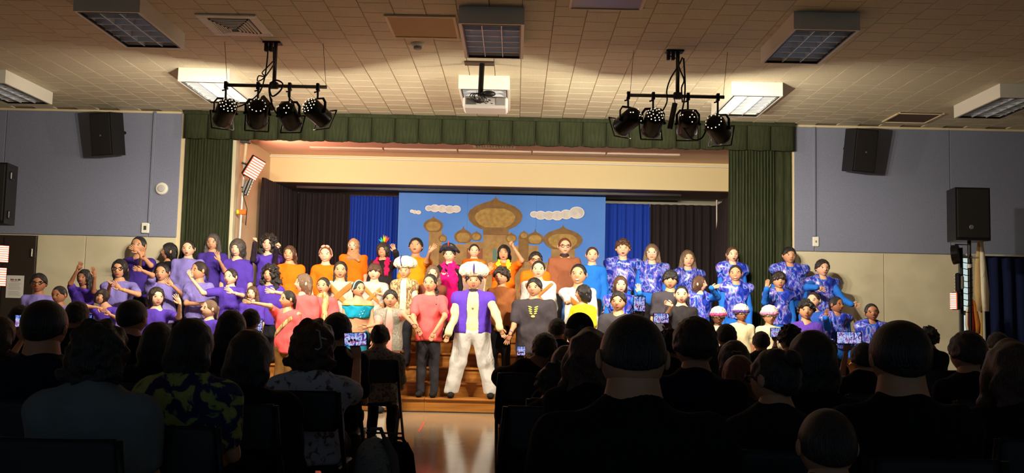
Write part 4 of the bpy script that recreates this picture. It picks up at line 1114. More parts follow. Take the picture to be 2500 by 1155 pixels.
    def addg(v, faces, slot):
        nonlocal off
        q = [f for f in faces if len(f) == 4]; t = [f for f in faces if len(f) == 3]
        for f in faces:
            if len(f) > 4: t += [(f[0], f[i], f[i+1]) for i in range(1, len(f)-1)]
        Vs.append(v)
        if q: Qs.append(np.array(q)+off); mi_q.append(np.full(len(q), slot))
        if t: Ts.append(np.array(t)+off); mi_t.append(np.full(len(t), slot))
        off += len(v)
    hc = NP(C)-O
    addg(HV @ HM.T*U+hc, list(HQ)+list(HT), 0)
    for v, f_, sl in FEAT[sp.get('mouth', 1)]:
        if aud and sl != 0 and abs(hy) < 35: continue
        addg(v @ HM.T*U+hc, f_, sl)
    for k in ('l', 'r'):
        S, E_, Wp, hd, kind = arms[k]
        Zc = hd; pn = sp.get('palm', (0, -1, .0)) if sp.get(k) is not None else (1 if k == 'l' else -1, 0, 0)
        pn = Vector(pn); pn = (pn-Zc*pn.dot(Zc))
        if pn.length < .1: pn = Vector((0, 0, -1))-Zc*Vector((0, 0, -1)).dot(Zc)
        pn.normalize(); Yc = -pn; Xc = Yc.cross(Zc)
        hv, hf = HANDS[kind]; hv = hv.copy()
        if sp.get(k) is not None: flip = -1 if k == 'r' else 1
        else: flip = 1 if (F.dot(Xc) > 0) else -1
        hv[:, 0] *= flip
        A = np.stack([NP(Xc), NP(Yc), NP(Zc)], 1)
        ff = hf if flip > 0 else [tuple(reversed(f)) for f in hf]
        addg(hv @ A.T*hl+(NP(Wp)-O), ff, 0)
    me = np_mesh('body', np.concatenate(Vs), np.concatenate(Qs), np.concatenate(mi_q+mi_t), np.concatenate(Ts) if Ts else None)
    hmt = hairmat(sp.get('hc', 'black'))
    link('body', me, [skm, M_eye, M_iris, hmt, M_lip, M_mouth], root)
    HPOS.clear(); HPOS.update({k: arms[k][2]+arms[k][3]*.45*hl for k in arms})
    # ---- clothes
    tk = sp.get('top', 'tee'); tc = sp.get('tc', (90, 66, 170)); tm_ = tc if not isinstance(tc, tuple) else cloth(tc)
    clh = sp.get('cres', .0182)
    def garment(nm, fn, mat, h=clh, lab=None):
        g = SDF(h); fn(g); v, q = g.mesh(); o = link(nm, np_mesh(nm, v, q), mat, root)
        if lab: o['label'] = lab
        return o
    def sleeves(g, kind, gi=.06):
        if aud: gi += .02
        for k in ('l', 'r'):
            S, E_, Wp, hd, _ = arms[k]
            if kind == 'short':
                g.cone(loc(S), loc(S+(E_-S)*.72), (.21+gi)*U, (.19+gi)*U, k=.03)
            elif kind == 'cap':
                g.cone(loc(S), loc(S+(E_-S)*.3), (.21+gi)*U, (.2+gi)*U, k=.03)
            elif kind == 'long':
                g.cone(loc(S), loc(E_), (.2+gi)*U, (.16+gi)*U, k=.03); g.cone(loc(E_), loc(Wp), (.155+gi)*U, (.12+gi)*U, k=.02)
    hemv = sp.get('hem', -.28)
    ph = (x*.37) % 6
    slv = sp.get('slv', {'tee': 'short', 'sweat': 'long', 'poncho': 'long', 'crop': None, 'dress': 'long', 'none': None}.get(tk, 'short'))
    base_c = sp.get('base', None)
    if tk == 'poncho':
        garment('sweatshirt', lambda g: (torso(g, .045, hem=hemv), sleeves(g, 'long')), cloth(base_c or (36, 110, 214)))
        def pon(g):
            wd = sp.get('pw', 1.0)
            g.ecyl(loc(hips+Vector((0, 0, .15*U))), loc(chest+Vector((0, 0, .25*U))), (.76*U*w_*wd, .6*U), (.8*U*w_*wd, .54*U), NP(Rv), NP(F), k=.03)
            g.cone(loc(SH['l']-Rv*(.0)+Vector((-.26*U*wd, 0, .1*U))), loc(SH['r']+Vector((.26*U*wd, 0, .1*U))), .14*U, .14*U, k=.12)
            g.plane(loc(hips+Vector((0, 0, .0*U))), (0, 0, -1)); g.wob(.006, 24, ph)
            g.cut(loc(neck0+Vector((0, -.34*U, .26*U))), (.27*U, .4*U, .32*U))
        garment('galaxy_tunic', pon, sp['tc'])
    elif tk == 'crop':
        garment('crop_top', lambda g: (torso(g, .07), g.plane(loc(chest+Vector((0, 0, -.62*U))), (0, 0, -1)), g.plane(loc(chest+Vector((0, 0, .22*U))), (0, 0, 1)), g.wob(.003, 40, ph)), tm_)
        for sg in (-1, 1): garment('strap', lambda g: g.cone(loc(chest+Rv*sg*.3*U+F*.42*U+Vector((0, 0, .1*U))), loc(neck0+Rv*sg*.34*U+Vector((0, 0, .1*U))), .03*U, .03*U), tm_, .008)
        garment('gold_trim', lambda g: (torso(g, .1), g.slab(loc(chest+Vector((0, 0, .2*U))), (0, 0, 1), .045*U)), cloth((190, 150, 40)), .012)
    elif tk == 'dress':
        def dr_(g):
            torso(g, .05); g.cone(loc(chest+Vector((0, 0, -.5*U))), loc(Vector((ctr.x, ctr.y, fz+.25))), .5*U, .75*U, k=.05); g.plane(loc(Vector((ctr.x, ctr.y, fz+.25))), (0, 0, -1)); g.wob(.008, 30, ph)
        garment('dress', dr_, tm_); garment('sleeves', lambda g: (torso(g, .055), g.plane(loc(chest+Vector((0, 0, .0*U))), (0, 0, -1)), sleeves(g, 'long', .03)), cloth((26, 24, 26)))
    else:
        def sh(g):
            torso(g, .085 if aud else .05, hem=hemv)
            if aud: g.cone(loc(neck0+Vector((0, 0, -.05*U))), loc(neck0+Vector((0, 0, .07*U))), .4*U*(.6+.4*w_), .3*U*(.7+.3*w_), k=.08)
            g.plane(loc(hips+Vector((0, 0, (hemv-.1)*U))), (0, 0, -1)); sleeves(g, slv); g.wob(.0036, 30, ph)
        garment({'tee': 'shirt', 'sweat': 'sweatshirt'}.get(tk, 'shirt'), sh, tm_)
    for i, e in enumerate(sp.get('extra', ())):
        if e[0] == 'undersleeve': garment('undershirt_sleeves', lambda g: sleeves(g, 'long', .02), cloth(e[1]))
        elif e[0] == 'vest':
            def vs(g):
                torso(g, .14, hem=hemv+.05); g.cone(loc(SH['l']), loc(SH['l']+(arms['l'][1]-SH['l'])*.12), .33*U, .33*U); g.cone(loc(SH['r']), loc(SH['r']+(arms['r'][1]-SH['r'])*.12), .33*U, .33*U)
                for zz in np.linspace(zhip-.5*U, zS+.3*U, 16): g.cut(loc(Vector((ctr.x, ctr.y, zz))+F*.75*U), (e[2]*U, .7*U, .3*U), None)
                g.plane(loc(hips+Vector((0, 0, (hemv)*U))), (0, 0, -1))
            garment('vest', vs, e[1] if not isinstance(e[1], tuple) else cloth(e[1]), .013)
        elif e[0] == 'sash':
            def sa(g):
                torso(g, .10+.02*i, hem=hemv); n = Vector((Rv*e[2]+Vector((0, 0, 1))*e[3])).normalized(); g.slab(loc(chest+Vector((0, 0, e[4]*U if len(e) > 4 else -.25*U))), NP(n), e[5]*U if len(e) > 5 else .13*U)
            garment('sash', sa, e[1] if not isinstance(e[1], tuple) else cloth(e[1]), .012)
        elif e[0] == 'scarf':
            def sc_(g):
                g.ecyl(loc(neck0+Vector((0, 0, -.02*U))), loc(neck0+Vector((0, 0, .12*U))), (.42*U, .4*U), (.34*U, .34*U), NP(Rv), NP(F)); a = neck0+Rv*.25*U+F*.35*U
                g.cone(loc(a), loc(a+Vector((0, 0, -1.3*U))+F*.18*U), .16*U, .22*U, k=.05); g.wob(.006, 40, ph)
            garment('scarf', sc_, e[1] if not isinstance(e[1], tuple) else cloth(e[1]), .012)
        elif e[0] == 'print':
            mb = MB(); c = chest+F*(.43+.05)*U*(.8+.2*w_)
            for dx, dz, rx, rz in e[2]: mb.ell(loc(c+Rv*dx*1.3*U+Vector((0, 0, dz*1.3*U))), (rx*1.2*U, .035*U, rz*1.2*U), 8, 5, Matrix.Rotation(.35*(1 if dx < 0 else -1)*(abs(dx) > .03), 3, 'Y'))
            mb.build('shirt_print', cloth(e[1]), root, smooth=True)
        elif e[0] == 'glasses':
            mb = MB()
            for sg in (-1, 1):
                ye = yfront(.155*sg, .02)-.045
                pts = [(.155*sg+.105*math.cos(a*math.pi/8), ye, .01+.078*math.sin(a*math.pi/8)) for a in range(17)]
                mb.tube([HM @ np.array(p)*U+hc for p in pts], .0045, 5, cap=False); mb.tube([HM @ np.array(p)*U+hc for p in ((.26*sg, ye, .03), (.37*sg, -.1, .03), (.38*sg, .1, .0))], .004, 5)
            mb.tube([HM @ np.array(p)*U+hc for p in ((-.05, yfront(.0, .03)-.02, .02), (.05, yfront(.0, .03)-.02, .02))], .004, 5)
            mb.build('glasses', M('spectacle_frame_%s' % e[1], {'dark': (40, 34, 34), 'white': (220, 216, 210), 'brown': (120, 70, 50)}[e[1]], .3), root)
        elif e[0] == 'headband':
            mb = MB(); pts = [HM @ np.array((.41*math.cos(a), -.06, .06+.47*math.sin(a)))*U+hc for a in np.linspace(-.1, math.pi+.1, 14)]; mb.tube(pts, .022*U*2.2, 6, flat=.5); mb.build('headband', cloth(e[1]), root, smooth=True)
            if len(e) > 2:
                mb = MB()
                for sg in (-1, 1): mb.ell(HM @ np.array((.14*sg, -.2, .5))*U+hc, (.15*U, .05*U, .08*U), 8, 6, Matrix.Rotation(.4*sg, 3, 'Y'))
                mb.build('bow', cloth(e[1]), root, smooth=True)
        elif e[0] == 'feather':
            rn_ = random.Random(3)
            for kk, c in enumerate(e[1]):
                an = -.9+1.8*kk/(len(e[1])-1)
                for q in range(2):
                    a2 = an+rn_.uniform(-.2, .2); b0 = np.array((.06*math.sin(an)+e[2], .0, .46)); b1 = np.array((.46*math.sin(a2)+e[2], -.02+rn_.uniform(-.1, .1), .5+.52*math.cos(a2)*rn_.uniform(.7, 1.1)))
                    MB().tube([HM @ b0*U+hc, HM @ (b0*.5+b1*.5)*U+hc, HM @ b1*U+hc], [.03*U, .1*U, .012*U], 6, flat=.4).build('feather', cloth(c), root, smooth=True)
        elif e[0] == 'pirate_hat':
            g = SDF(.012); P = lambda p: HM @ np.array(p)*U+hc
            g.ell(P((0, .05, .42)), NP((.4*U, .42*U, .34*U)), k=.02)
            for sg in (-1, 1):
                pp_ = [(0, -.5, .62), (.28*sg, -.46, .52), (.52*sg, -.3, .34), (.66*sg, -.05, .2)]
                for a, b in zip(pp_, pp_[1:]): g.cone(P(a), P(b), .1*U, .1*U, k=.03)
            g.ell(P((0, -.34, .55)), NP((.45*U, .12*U, .28*U)), k=.04); g.cut(P((0, 0, -.06)), NP((.37*U, .45*U, .48*U)))
            v, q = g.mesh(); link('hat', np_mesh('hat', v, q), M('hat_navy', (36, 36, 52), .8), root)
            mb = MB()
            for sg in (-1, 1): mb.tube([P(p) for p in ((0, -.56, .7), (.28*sg, -.54, .6), (.5*sg, -.4, .42), (.68*sg, -.12, .26))], .03*U, 6)
            mb.build('gold_braid', cloth((206, 160, 40)), root, smooth=True)
            MB().tube([P((0, -.58, .52)), P((0, -.6, .75)), P((.02, -.56, .95))], [.05*U, .13*U, .05*U], 8, flat=.4).build('red_feather', cloth((222, 66, 50)), root, smooth=True)
        elif e[0] == 'jewel':
            P = lambda p: HM @ np.array(p)*U+hc
            if e[2] == 'drop': MB().tube([P((0, -.6, .34)), P((0, -.68, .56)), P((0, -.64, .76)), P((0, -.5, .98))], [.012*U, .11*U, .09*U, .012*U], 8, flat=.5).build('turban_feather', cloth(e[1]), root, smooth=True)
            else: MB().tube([P((-.1, -.58, .34)), P((-.14, -.67, .58)), P((-.2, -.58, .86)), P((-.2, -.3, 1.06))], .07*U, 6, flat=.4).build('turban_band', cloth(e[1]), root, smooth=True)
        elif e[0] == 'bracelet':
            S, E_, Wp, hd, _ = arms[e[2]]; d = (Wp-E_).normalized(); MB().lathe([(.105*U, -.008), (.115*U, 0), (.105*U, .008)], o=loc(Wp-d*.05), axis=d, n=14, cap=False).build('bracelet', cloth(e[1]), root)
        elif e[0] == 'pouch':
            c = hips+Rv*.5*U*w_+F*.2*U+Vector((0, 0, -.55*U)); MB().box((-.3*U, -.12*U, -.45*U), (.2*U, .1*U, .3*U), Matrix.Translation(loc(c)) @ Matrix.Rotation(.12, 4, 'Y'), bev=.02).build('tan_pouch', cloth((190, 130, 60)), root)
            MB().tube([loc(hips+Rv*a*.6*U*w_+F*math.sqrt(max(0, 1-a*a))*.48*U+Vector((0, 0, .05*U))) for a in np.linspace(-1, 1, 12)], .05*U, 6, flat=1.6).build('belt', cloth((210, 180, 110)), root, smooth=True)
        elif e[0] == 'necklace':
            c = chest+F*.52*U; pts = [loc(neck0+Rv*a*.26*U+F*(.3*U+.2*U*(1-abs(a)))+Vector((0, 0, -(1-abs(a))*.75*U))) for a in np.linspace(-1, 1, 11)]; mb = MB().tube(pts, .012*U, 5); mb.ell(pts[5], (.06*U, .03*U, .09*U)); mb.build('necklace', M('pendant', (190, 170, 110), .3, .7), root, smooth=True)
        elif e[0] == 'veil':
            g = SDF(.014); g.ell(hc+NP((0, .28*U, .05*U)), NP((.5*U, .14*U, .55*U)), k=.05); g.ecyl(hc+NP((0, .3*U, .0)), hc+NP((0, .36*U, -.9*U)), (.48*U, .1*U), (.6*U, .1*U), (1, 0, 0), (0, 1, 0), k=.05); v, q = g.mesh(); link('veil', np_mesh('veil', v, q), cloth((170, 140, 122)), root)
        elif e[0] == 'collar': garment('collar', lambda g: g.cone(loc(neck0+Vector((0, 0, .02*U))), loc(neck0+Vector((0, 0, .17*U))), .32*U, .29*U), cloth(e[1]), .012)
        elif e[0] == 'clip':
            P = lambda p: HM @ np.array(p)*U+hc
            MB().tube([P(p) for p in ((-.16, .5, .36), (-.24, .53, .34), (-.3, .53, .0), (-.22, .54, -.06), (-.16, .56, -.04))], .022*U, 6, up=(0, 0, 1)).build('hair_clip', M('clip_silver', (150, 156, 150), .3, .3), root); MB().tube([P((-.27, .52, .2)), P((-.4, .5, .16))], .02*U, 6).build('clip_spring', M('clip_silver', (150, 156, 150), .3, .3), root)
        elif e[0] == 'heartclip':
            P = lambda p: HM @ np.array(p)*U+hc
            MB().tube([P((.03+.13*(math.sin(a)**3), .5-.05*abs(math.sin(a)), .18+.11*(math.cos(a)-.35*math.cos(2*a)-.1*math.cos(3*a)))) for a in np.linspace(0, 2*math.pi, 22)], .012*U, 5).build('heart_clip', M('clip_silver', (150, 156, 150), .3, .3), root)
        elif e[0] == 'scrunchie': MB().lathe([(.06*U, -.02), (.1*U, 0), (.06*U, .02)], o=HM @ np.array((0, .52, .12))*U+hc, axis=(0, 1, 0), n=12).build('scrunchie', cloth(e[1]), root)
        elif e[0] == 'stripe_sleeve': garment('striped_cuff', lambda g: (lambda S, E_: g.cone(loc(S+(E_-S)*.45), loc(S+(E_-S)*.72), .28*U, .27*U))(arms[e[2]][0], arms[e[2]][1]), cloth(e[1]), .012)
        elif e[0] == 'cap_logo':
            P = lambda p: HM @ np.array(p)*U+hc
            for dx in (-.035, .035): MB().tube([P((dx-.028, .495, .12)), P((dx+.028, .495, .12)), P((dx+.028, .5, .19)), P((dx-.028, .5, .19)), P((dx-.028, .495, .12))], .006*U, 4).build('cap_emblem', M('emblem', (120, 124, 130), .4), root)
    # trousers
    if tk != 'dress' or True:
        pc = sp.get('pc', (30, 30, 36)); pm_ = cloth(pc) if isinstance(pc, tuple) else pc
        gl = sp.get('pg', .05)
        def tr_(g):
            g.ecyl(loc(hips+Vector((0, 0, -.05*U))), loc(hips+Vector((0, 0, .25*U))), (.57*U*w_+gl*U*.4, .435*U+gl*U*.4), (.55*U*w_, .415*U), NP(Rv), NP(F), k=.04)
            for hp, kn, an in legs:
                g.cone(loc(hp), loc(kn), (.33+gl)*U, (.24+gl)*U, k=.04); g.cone(loc(kn), loc(an+Vector((0, 0, .0))), (.235+gl)*U, (.19+gl)*U, k=.03)
            if not aud: g.plane(loc(Vector((0, 0, fz+.05))), (0, 0, -1))
            g.wob(.003, 24, ph)
        garment('trousers', tr_, pm_, sp.get('pres', .024))
    for hp, kn, an in legs:
        o = inst('shoe', shoe_mesh(), root, tuple(loc(Vector((an.x, an.y, (fz if not aud else 0)+.0)))), mat=cloth(sp.get('shc', (28, 26, 28))))
        o.rotation_euler = (0, 0, R_(by)); k_ = U/.22; o.scale = (k_,)*3
    # hair and head-wear
    def wear(nm, style, mat, sc=1.0, lab=None):
        o = inst(nm, hair_mesh(style), root, tuple(hc), mat=mat)
        o.rotation_euler = hm.to_euler(); sx = sp.get('flip', 1); o.scale = (U*sc*sx, U*sc, U*sc)
        if lab: o['label'] = lab
        return o
    hs = sp.get('hair', 'short')
    if hs: wear('hair', hs, hmt, sp.get('hs', 1.0))
    for e in sp.get('wear', ()): wear(e[0], e[1], e[2] if not isinstance(e[2], tuple) else cloth(e[2]), e[3] if len(e) > 3 else 1.0)
    return root
# ------------------------------------------------------------------ the singers on the steps
PUR, LIL, ORA, COR = (82, 56, 168), (132, 122, 196), (250, 112, 14), (246, 96, 96)
GAL = [ramp_mat('galaxy_cloth_%d' % i, (9+i, 7, 6), [(.3, (14, 18, 70)), (.43, (28, 52, 168)), (.5, (52, 74, 196)), (.545, (140, 96, 176)), (.57, (150, 180, 240)), (.6, (40, 84, 200)), (.7, (18, 28, 104))], .3, 1.3+i*.3) for i in range(3)]
SASH = ramp_mat('striped_sash', (40, 40, 3), [(.3, (190, 130, 60)), (.5, (230, 200, 140)), (.6, (120, 74, 36)), (.7, (206, 150, 70))], .6, .6)
def row_of(x, yt):
    hor = 770+.0222*(x-1250)
    v = hor-yt
    for r, t in ((6, 176), (5, 148), (4, 122), (3, 100), (2, 80), (1, 58)):
        if v >= t: return r if r < 6 or 600 < x < 1770 else 5
    return 0
def rowY(r): return D0-.30 if r == 0 else (YW+.32 if r == 6 else D0+TRD*(r-.5)-(.05 if r == 5 else .01))
NPERF = [0]
def P(label, x, yt, yc, yaw=0, hair='short', hc='black', tc=PUR, row=None, dy=0, **kw):
    r = row_of(x, yt) if row is None else row
    NPERF[0] += 1
    d = dict(label=label, x=x, yt=yt, yc=yc, yaw=yaw, hair=hair, hc=hc, tc=tc, Y=rowY(r)+dy, fz=r*RIS, group='children singing on the steps')
    d.setdefault('sk', ['M', 'L', 'M', 'D'][NPERF[0] % 4]); d.setdefault('mouth', [1, 0, 1, 2][NPERF[0] % 4])
    d.update(kw)
    return build_person(d)
P('boy with glasses and short black hair in a lilac t-shirt, far left', 96, 667, 714, 14, 'short', tc=LIL, sk='D', mouth=0, extra=[('glasses', 'dark')])
P('small boy mostly hidden behind a dark head, looking down at far left', 146, 697, 741, -14, 'buzz', tc=LIL, sk='D', row=0, mouth=0, pitch=-10)
P('long-haired girl in purple waving one hand and raising the other over her head', 207, 657, 699, -8, 'longside', tc=PUR, l=(172, 692, 194, 650, 'open', -1, (6, -12)), r=(229, 712, 232, 664, 'flat', -1, (-2, -10)), row=2, flip=1)
P('girl with a dark fringe leaning her tilted head on her forearm, purple shirt', 249, 705, 744, 12, 'bob', 'dark', tilt=22, tc=PUR, l=(210, 748, 250, 752, 'relax', -1, (10, 6)), r=(287, 778, 262, 764, 'open', -1, (-10, -8)), row=0, bx=14)
P('girl with glasses and pigtail in a lilac printed t-shirt', 294, 632, 680, 4, 'longback', tc=LIL, sk='M', w=1.15, l=(262, 722, 270, 690, 'relax'), r=(338, 719, 281, 702, 'open', -1, (-8, -8)), row=2, dy=.1, extra=[('glasses', 'dark'), ('bracelet', (220, 190, 90), 'r')])
P('girl in dark purple crossing both hands in front of her face, top row left', 340, 576, 622, -6, 'back', tc=(64, 44, 138), sk='M', w=1.15, l=(340, 655, 346, 622, 'open', -1, (4, -12)), r=(368, 648, 331, 606, 'open', -1, (-10, -7)), row=5, dy=-.08)
P('girl in profile with long black hair and a black top, top row', 414, 592, 634, -62, 'longback', tc=(24, 22, 28), sk='M', row=5, dy=0.02, byaw=-20)
P('girl with pulled-back hair standing broad in a lilac t-shirt, top row', 461, 586, 627, 4, 'back', 'dark', tc=LIL, sk='L', w=1.2, row=5, dy=-0.11)
P('girl with very long straight hair, one open hand at her chest, dark purple', 521, 569, 611, 0, 'long', 'grey', tc=(66, 46, 140), sk='M', mouth=0, r=(549, 662, 531, 628, 'open', -1, (-3, -12)), row=5, pitch=-6, dy=0.03)
P('girl with hair tied back in lilac, arm stretched out to the left', 398, 643, 687, -4, 'back', tc=LIL, sk='M', w=1.25, l=(372, 672, 340, 657, 'open', -1, (-12, -3)), r=(448, 722, 413, 690, 'open', -1, (-8, -10)), row=3, extra=[('print', (30, 26, 40), [(-.02, .05, .05, .16), (.1, -.04, .1, .05), (.2, .08, .05, .16)])], dy=0.1)
P('girl with a fringe and shoulder-length grey-black hair in plain purple', 581, 584, 627, -8, 'bob', 'grey', tc=PUR, sk='L', w=1.05, row=5, hs=1.06, wear=[('hair_lengths', 'longback', hairmat('grey'))], dy=-0.1)
P('curly-haired girl with black sleeves raising both fists, purple t-shirt', 657, 573, 615, -4, 'curly', tc=PUR, sk='L', mouth=2, l=(618, 634, 623, 582, 'fist'), r=(671, 640, 675, 597, 'fist', -1, (8, -8)), row=5, extra=[('undersleeve', (40, 32, 44))], dy=0.03)
P('girl with a low ponytail in lilac, forearm held across her waist', 487, 637, 683, -42, 'pony', 'dark', tc=LIL, sk='M', w=1.1, l=(455, 741, 500, 742, 'relax', -1, (10, 0)), row=3, dy=-0.1)
P('girl in purple stretching one arm to the left with palm raised', 564, 655, 696, -18, 'pony', 'dark', tc=PUR, sk='L', l=(496, 716, 461, 672, 'flat', -1, (-5, -12)), r=(592, 722, 560, 712, 'open', -1, (-10, -8)), row=2, w=1.05, extra=[('bracelet', (240, 240, 240), 'r')])
P('long-haired girl with a hair band looking right, hand lifted beside her', 383, 700, 748, 38, 'longback', 'dark', tc=PUR, sk='L', r=(437, 774, 440, 733, 'open', -1, (-6, -12)), row=0, mouth=0, w=.95)
P('girl with a light brown ponytail glancing left, low in the front row', 512, 731, 776, -48, 'pony', 'ash', tc=PUR, sk='L', row=0, mouth=0, dy=-.2, pitch=6)
P('girl with long dark curls beside the orange shirts, purple t-shirt', 661, 647, 690, -14, 'curly', tc=PUR, sk='M', row=3, w=.95)
P('girl with loose brown hair half hidden behind outstretched arms, purple', 617, 698, 733, -4, 'long', 'brown', tc=PUR, sk='L', mouth=0, row=1, dy=.05)
P('girl with brown hair in an orange t-shirt next to the curly purple singer', 708, 599, 639, -4, 'longback', 'brown', tc=ORA, sk='M', w=1.12, row=5, mouth=2, hs=.98, dy=-0.1)
P('girl with long grey-brown hair in coral pointing her arm left', 742, 667, 714, -64, 'longback', 'ash', tc=COR, sk='L', l=(712, 722, 662, 711, 'open', -1, (-12, -2)), row=2, w=1.05, byaw=-18, dy=-0.1)
P('dark-haired girl in coral reaching her arm left, gold striped sash', 703, 708, 752, -52, 'back', tc=COR, sk='M', l=(660, 747, 604, 737, 'flat', -1, (-12, -2)), row=0, dy=.05, w=1.0, byaw=-15, extra=[('sash', SASH, -.75, .8, -.3, .12)], pc=(120, 84, 40))
P('small child with a pink bow head band in orange', 796, 600, 641, 0, 'back', 'auburn', tc=ORA, sk='L', mouth=2, row=5, extra=[('headband', (236, 160, 140), 1)])
P('girl in a tan headscarf and glasses wearing orange', 864, 582, 617, -8, None, tc=ORA, sk='L', mouth=1, row=6, w=1.25, wear=[('headscarf', 'hijab', ramp_mat('tan_scarf', (9, 9, 30), [(.35, (150, 100, 66)), (.5, (196, 150, 104)), (.62, (120, 78, 54)), (.75, (206, 170, 120))], .7, 1.5))], extra=[('glasses', 'white')], dy=0.2)
P('girl with dark braids in grey with broad crossed tan sashes', 832, 637, 680, 8, 'braids', tc=(176, 172, 162), sk='M', row=3, w=1.1, extra=[('sash', (184, 122, 58), .7, .75, -.3, .17), ('sash', (166, 106, 50), -.7, .75, -.3, .17)])
P('child with tied dark hair in coral with a striped scarf', 790, 676, 718, -10, 'back', tc=COR, sk='M', mouth=0, row=2, dy=0.12, extra=[('scarf', SASH)])
P('smiling child with a rainbow feather hair piece and a hot pink boa', 936, 591, 630, -6, 'bob', 'dark', tc=(34, 30, 34), sk='M', mouth=2, row=6, r=(973, 640, 962, 608, 'open', -1, (-4, -12)), slv='long', wear=[('feather_boa', 'boa', cloth((232, 30, 92)))], extra=[('feather', [(40, 150, 220), (40, 190, 120), (250, 210, 40), (250, 130, 30), (230, 70, 40)], .05)])
P('child with short brown hair in grey with thin crossed tan sashes', 915, 643, 684, -4, 'bangs', 'brown', tc=(178, 176, 170), sk='L', mouth=0, row=3, r=(944, 722, 916, 716, 'relax'), extra=[('sash', (188, 124, 60), .7, .75, -.3, .12), ('sash', (188, 124, 60), -.7, .75, -.3, .12)])
P('girl in a turquoise sequined crop top and pale head band', 876, 684, 725, 42, 'back', tc=(20, 150, 186), sk='M', top='crop', row=1, mouth=1, w=1.2, pc=(30, 130, 160), extra=[('headband', (130, 190, 196)), ('print', (200, 240, 246), [(.12, -.15, .03, .03), (.2, -.25, .04, .04), (.05, -.3, .03, .03), (.26, -.12, .025, .025), (.1, -.42, .045, .03)])])
P('little boy in pink with a grey patchwork vest swinging his arms', 954, 707, 751, 4, 'short', tc=(236, 150, 140), sk='M', row=0, dy=.12, l=(922, 793, 890, 800, 'open', -1, (-12, 2)), r=(986, 768, 1014, 797, 'open', -1, (8, 10)), pc=(206, 200, 188), extra=[('vest', ramp_mat('patchwork_grey', 30, [(.3, (90, 90, 84)), (.45, (150, 146, 130)), (.55, (110, 104, 96)), (.7, (190, 180, 160))], .8, 1.0), .22)])
P('boy singing with chin up in a yellow-orange t-shirt, hand raised', 1016, 580, 622, -4, 'short', tc=(250, 150, 20), sk='M', w=1.15, pitch=14, row=6, r=(1042, 640, 1051, 607, 'open', -1, (8, -8)))
P('child in a big white turban and patterned brown costume', 989, 643, 680, -8, None, tc=(236, 222, 180), sk='M', mouth=0, row=3, slv='long', w=1.0, wear=[('turban', 'turban', cloth((238, 232, 206)))], extra=[('jewel', (70, 60, 150), 'band'), ('vest', ramp_mat('brown_brocade', (18, 18, 8), [(.35, (110, 66, 30)), (.48, (206, 184, 136)), (.56, (96, 60, 36)), (.7, (190, 160, 110))], .8, .8), .24)], dy=-0.07)
P('girl with ash brown hair half hidden behind the coral braid girl', 1057, 647, 688, 6, 'long', 'ash', tc=(112, 60, 44), sk='L', row=3, slv='long', w=.95, dy=0.1)
P('child in a feathered pirate hat with magenta boa and magenta dress', 1098, 603, 640, -6, 'short', 'dark', tc=(214, 10, 110), sk='L', top='dress', mouth=2, row=5, dy=-.04, wear=[('feather_boa', 'boa', cloth((226, 24, 120)), .95)], extra=[('pirate_hat',), ('necklace',)])
P('girl in coral with a long dark braid, dark jeans, standing on the lowest step', 1051, 668, 713, -12, 'braid', tc=COR, sk='M', row=1, w=1.15, l=(1008, 775, 1022, 806, 'relax', -1, (6, 12)), r=(1086, 772, 1053, 822, 'relax', -1, (-6, 12)), pc=(46, 44, 50), res=.013, cres=.013, hem=-.42, pres=.016, extra=[('scrunchie', (60, 40, 40))])
P('child with hair slicked back in plain orange behind the white turban', 1158, 595, 629, 6, 'back', 'dark', tc=ORA, sk='L', row=6)
P('dark-haired girl in orange with a lime garland raising her fist', 1231, 597, 637, -6, 'longback', tc=ORA, sk='M', row=6, w=1.1, l=(1188, 668, 1198, 660, 'open', -1, (2, -12)), r=(1275, 637, 1247, 592, 'fist'), wear=[('garland', 'boa', cloth((190, 220, 60)), .88)])
P('boy in purple vest, cream shirt, white trousers and turban, front centre', 1157, 661, 708, 2, 'short', 'dark', tc=(214, 204, 156), sk='M', mouth=1, row=1, w=1.38, slv='long', l=(1107, 782, 1091, 822, 'relax', -1, (-3, 12)), r=(1211, 768, 1225, 812, 'relax', -1, (5, 12)), pc=(206, 204, 200), pg=.2, stance=.78, shc=(30, 28, 28), res=.013, cres=.013, pres=.015, hem=-.1,
  wear=[('turban', 'turban', cloth((240, 234, 208)))], extra=[('vest', (92, 60, 190), .36), ('jewel', (70, 60, 150), 'drop'), ('pouch',), ('necklace',), ('veil',), ('collar', (46, 42, 46))])
P('curly-headed child in a brown long-sleeved shirt behind the turbaned boy', 1225, 653, 696, -24, 'curlyshort', 'dark', tc=(142, 84, 46), sk='M', row=2, slv='long', pc=(20, 18, 20), shc=(206, 190, 150), hem=-.45, stance=.42)
P('stocky boy in a charcoal t-shirt with a pale yellow chest print', 1305, 678, 725, -16, 'short', tc=(62, 56, 62), sk='M', mouth=0, row=1, w=1.5, l=(1254, 797, 1241, 824, 'open', -1, (-4, 12)), hem=-.75, pc=(150, 112, 66), res=.013, cres=.013,
  extra=[('bracelet', (60, 80, 150), 'l'), ('print', (224, 216, 110), [(-.13, .12, .1, .035), (-.12, .03, .1, .035), (-.11, -.06, .09, .035), (-.09, -.15, .08, .035), (.13, .12, .1, .035), (.12, .03, .1, .035), (.11, -.06, .09, .035), (.09, -.15, .08, .035), (0, -.27, .1, .06)])])
P('boy with glasses peeping over the white-shirted girl, orange and white', 1308, 614, 655, 4, 'short', tc=ORA, sk='M', row=5, extra=[('glasses', 'brown'), ('collar', (226, 220, 210))])
P('girl with slick hair in white with crossed brown bands', 1315, 635, 679, -2, 'back', 'dark', tc=(206, 204, 198), sk='L', row=3, slv='long', w=1.2, extra=[('sash', (176, 112, 54), .7, .75, -.35, .1), ('sash', (176, 112, 54), -.7, .75, -.35, .1)])
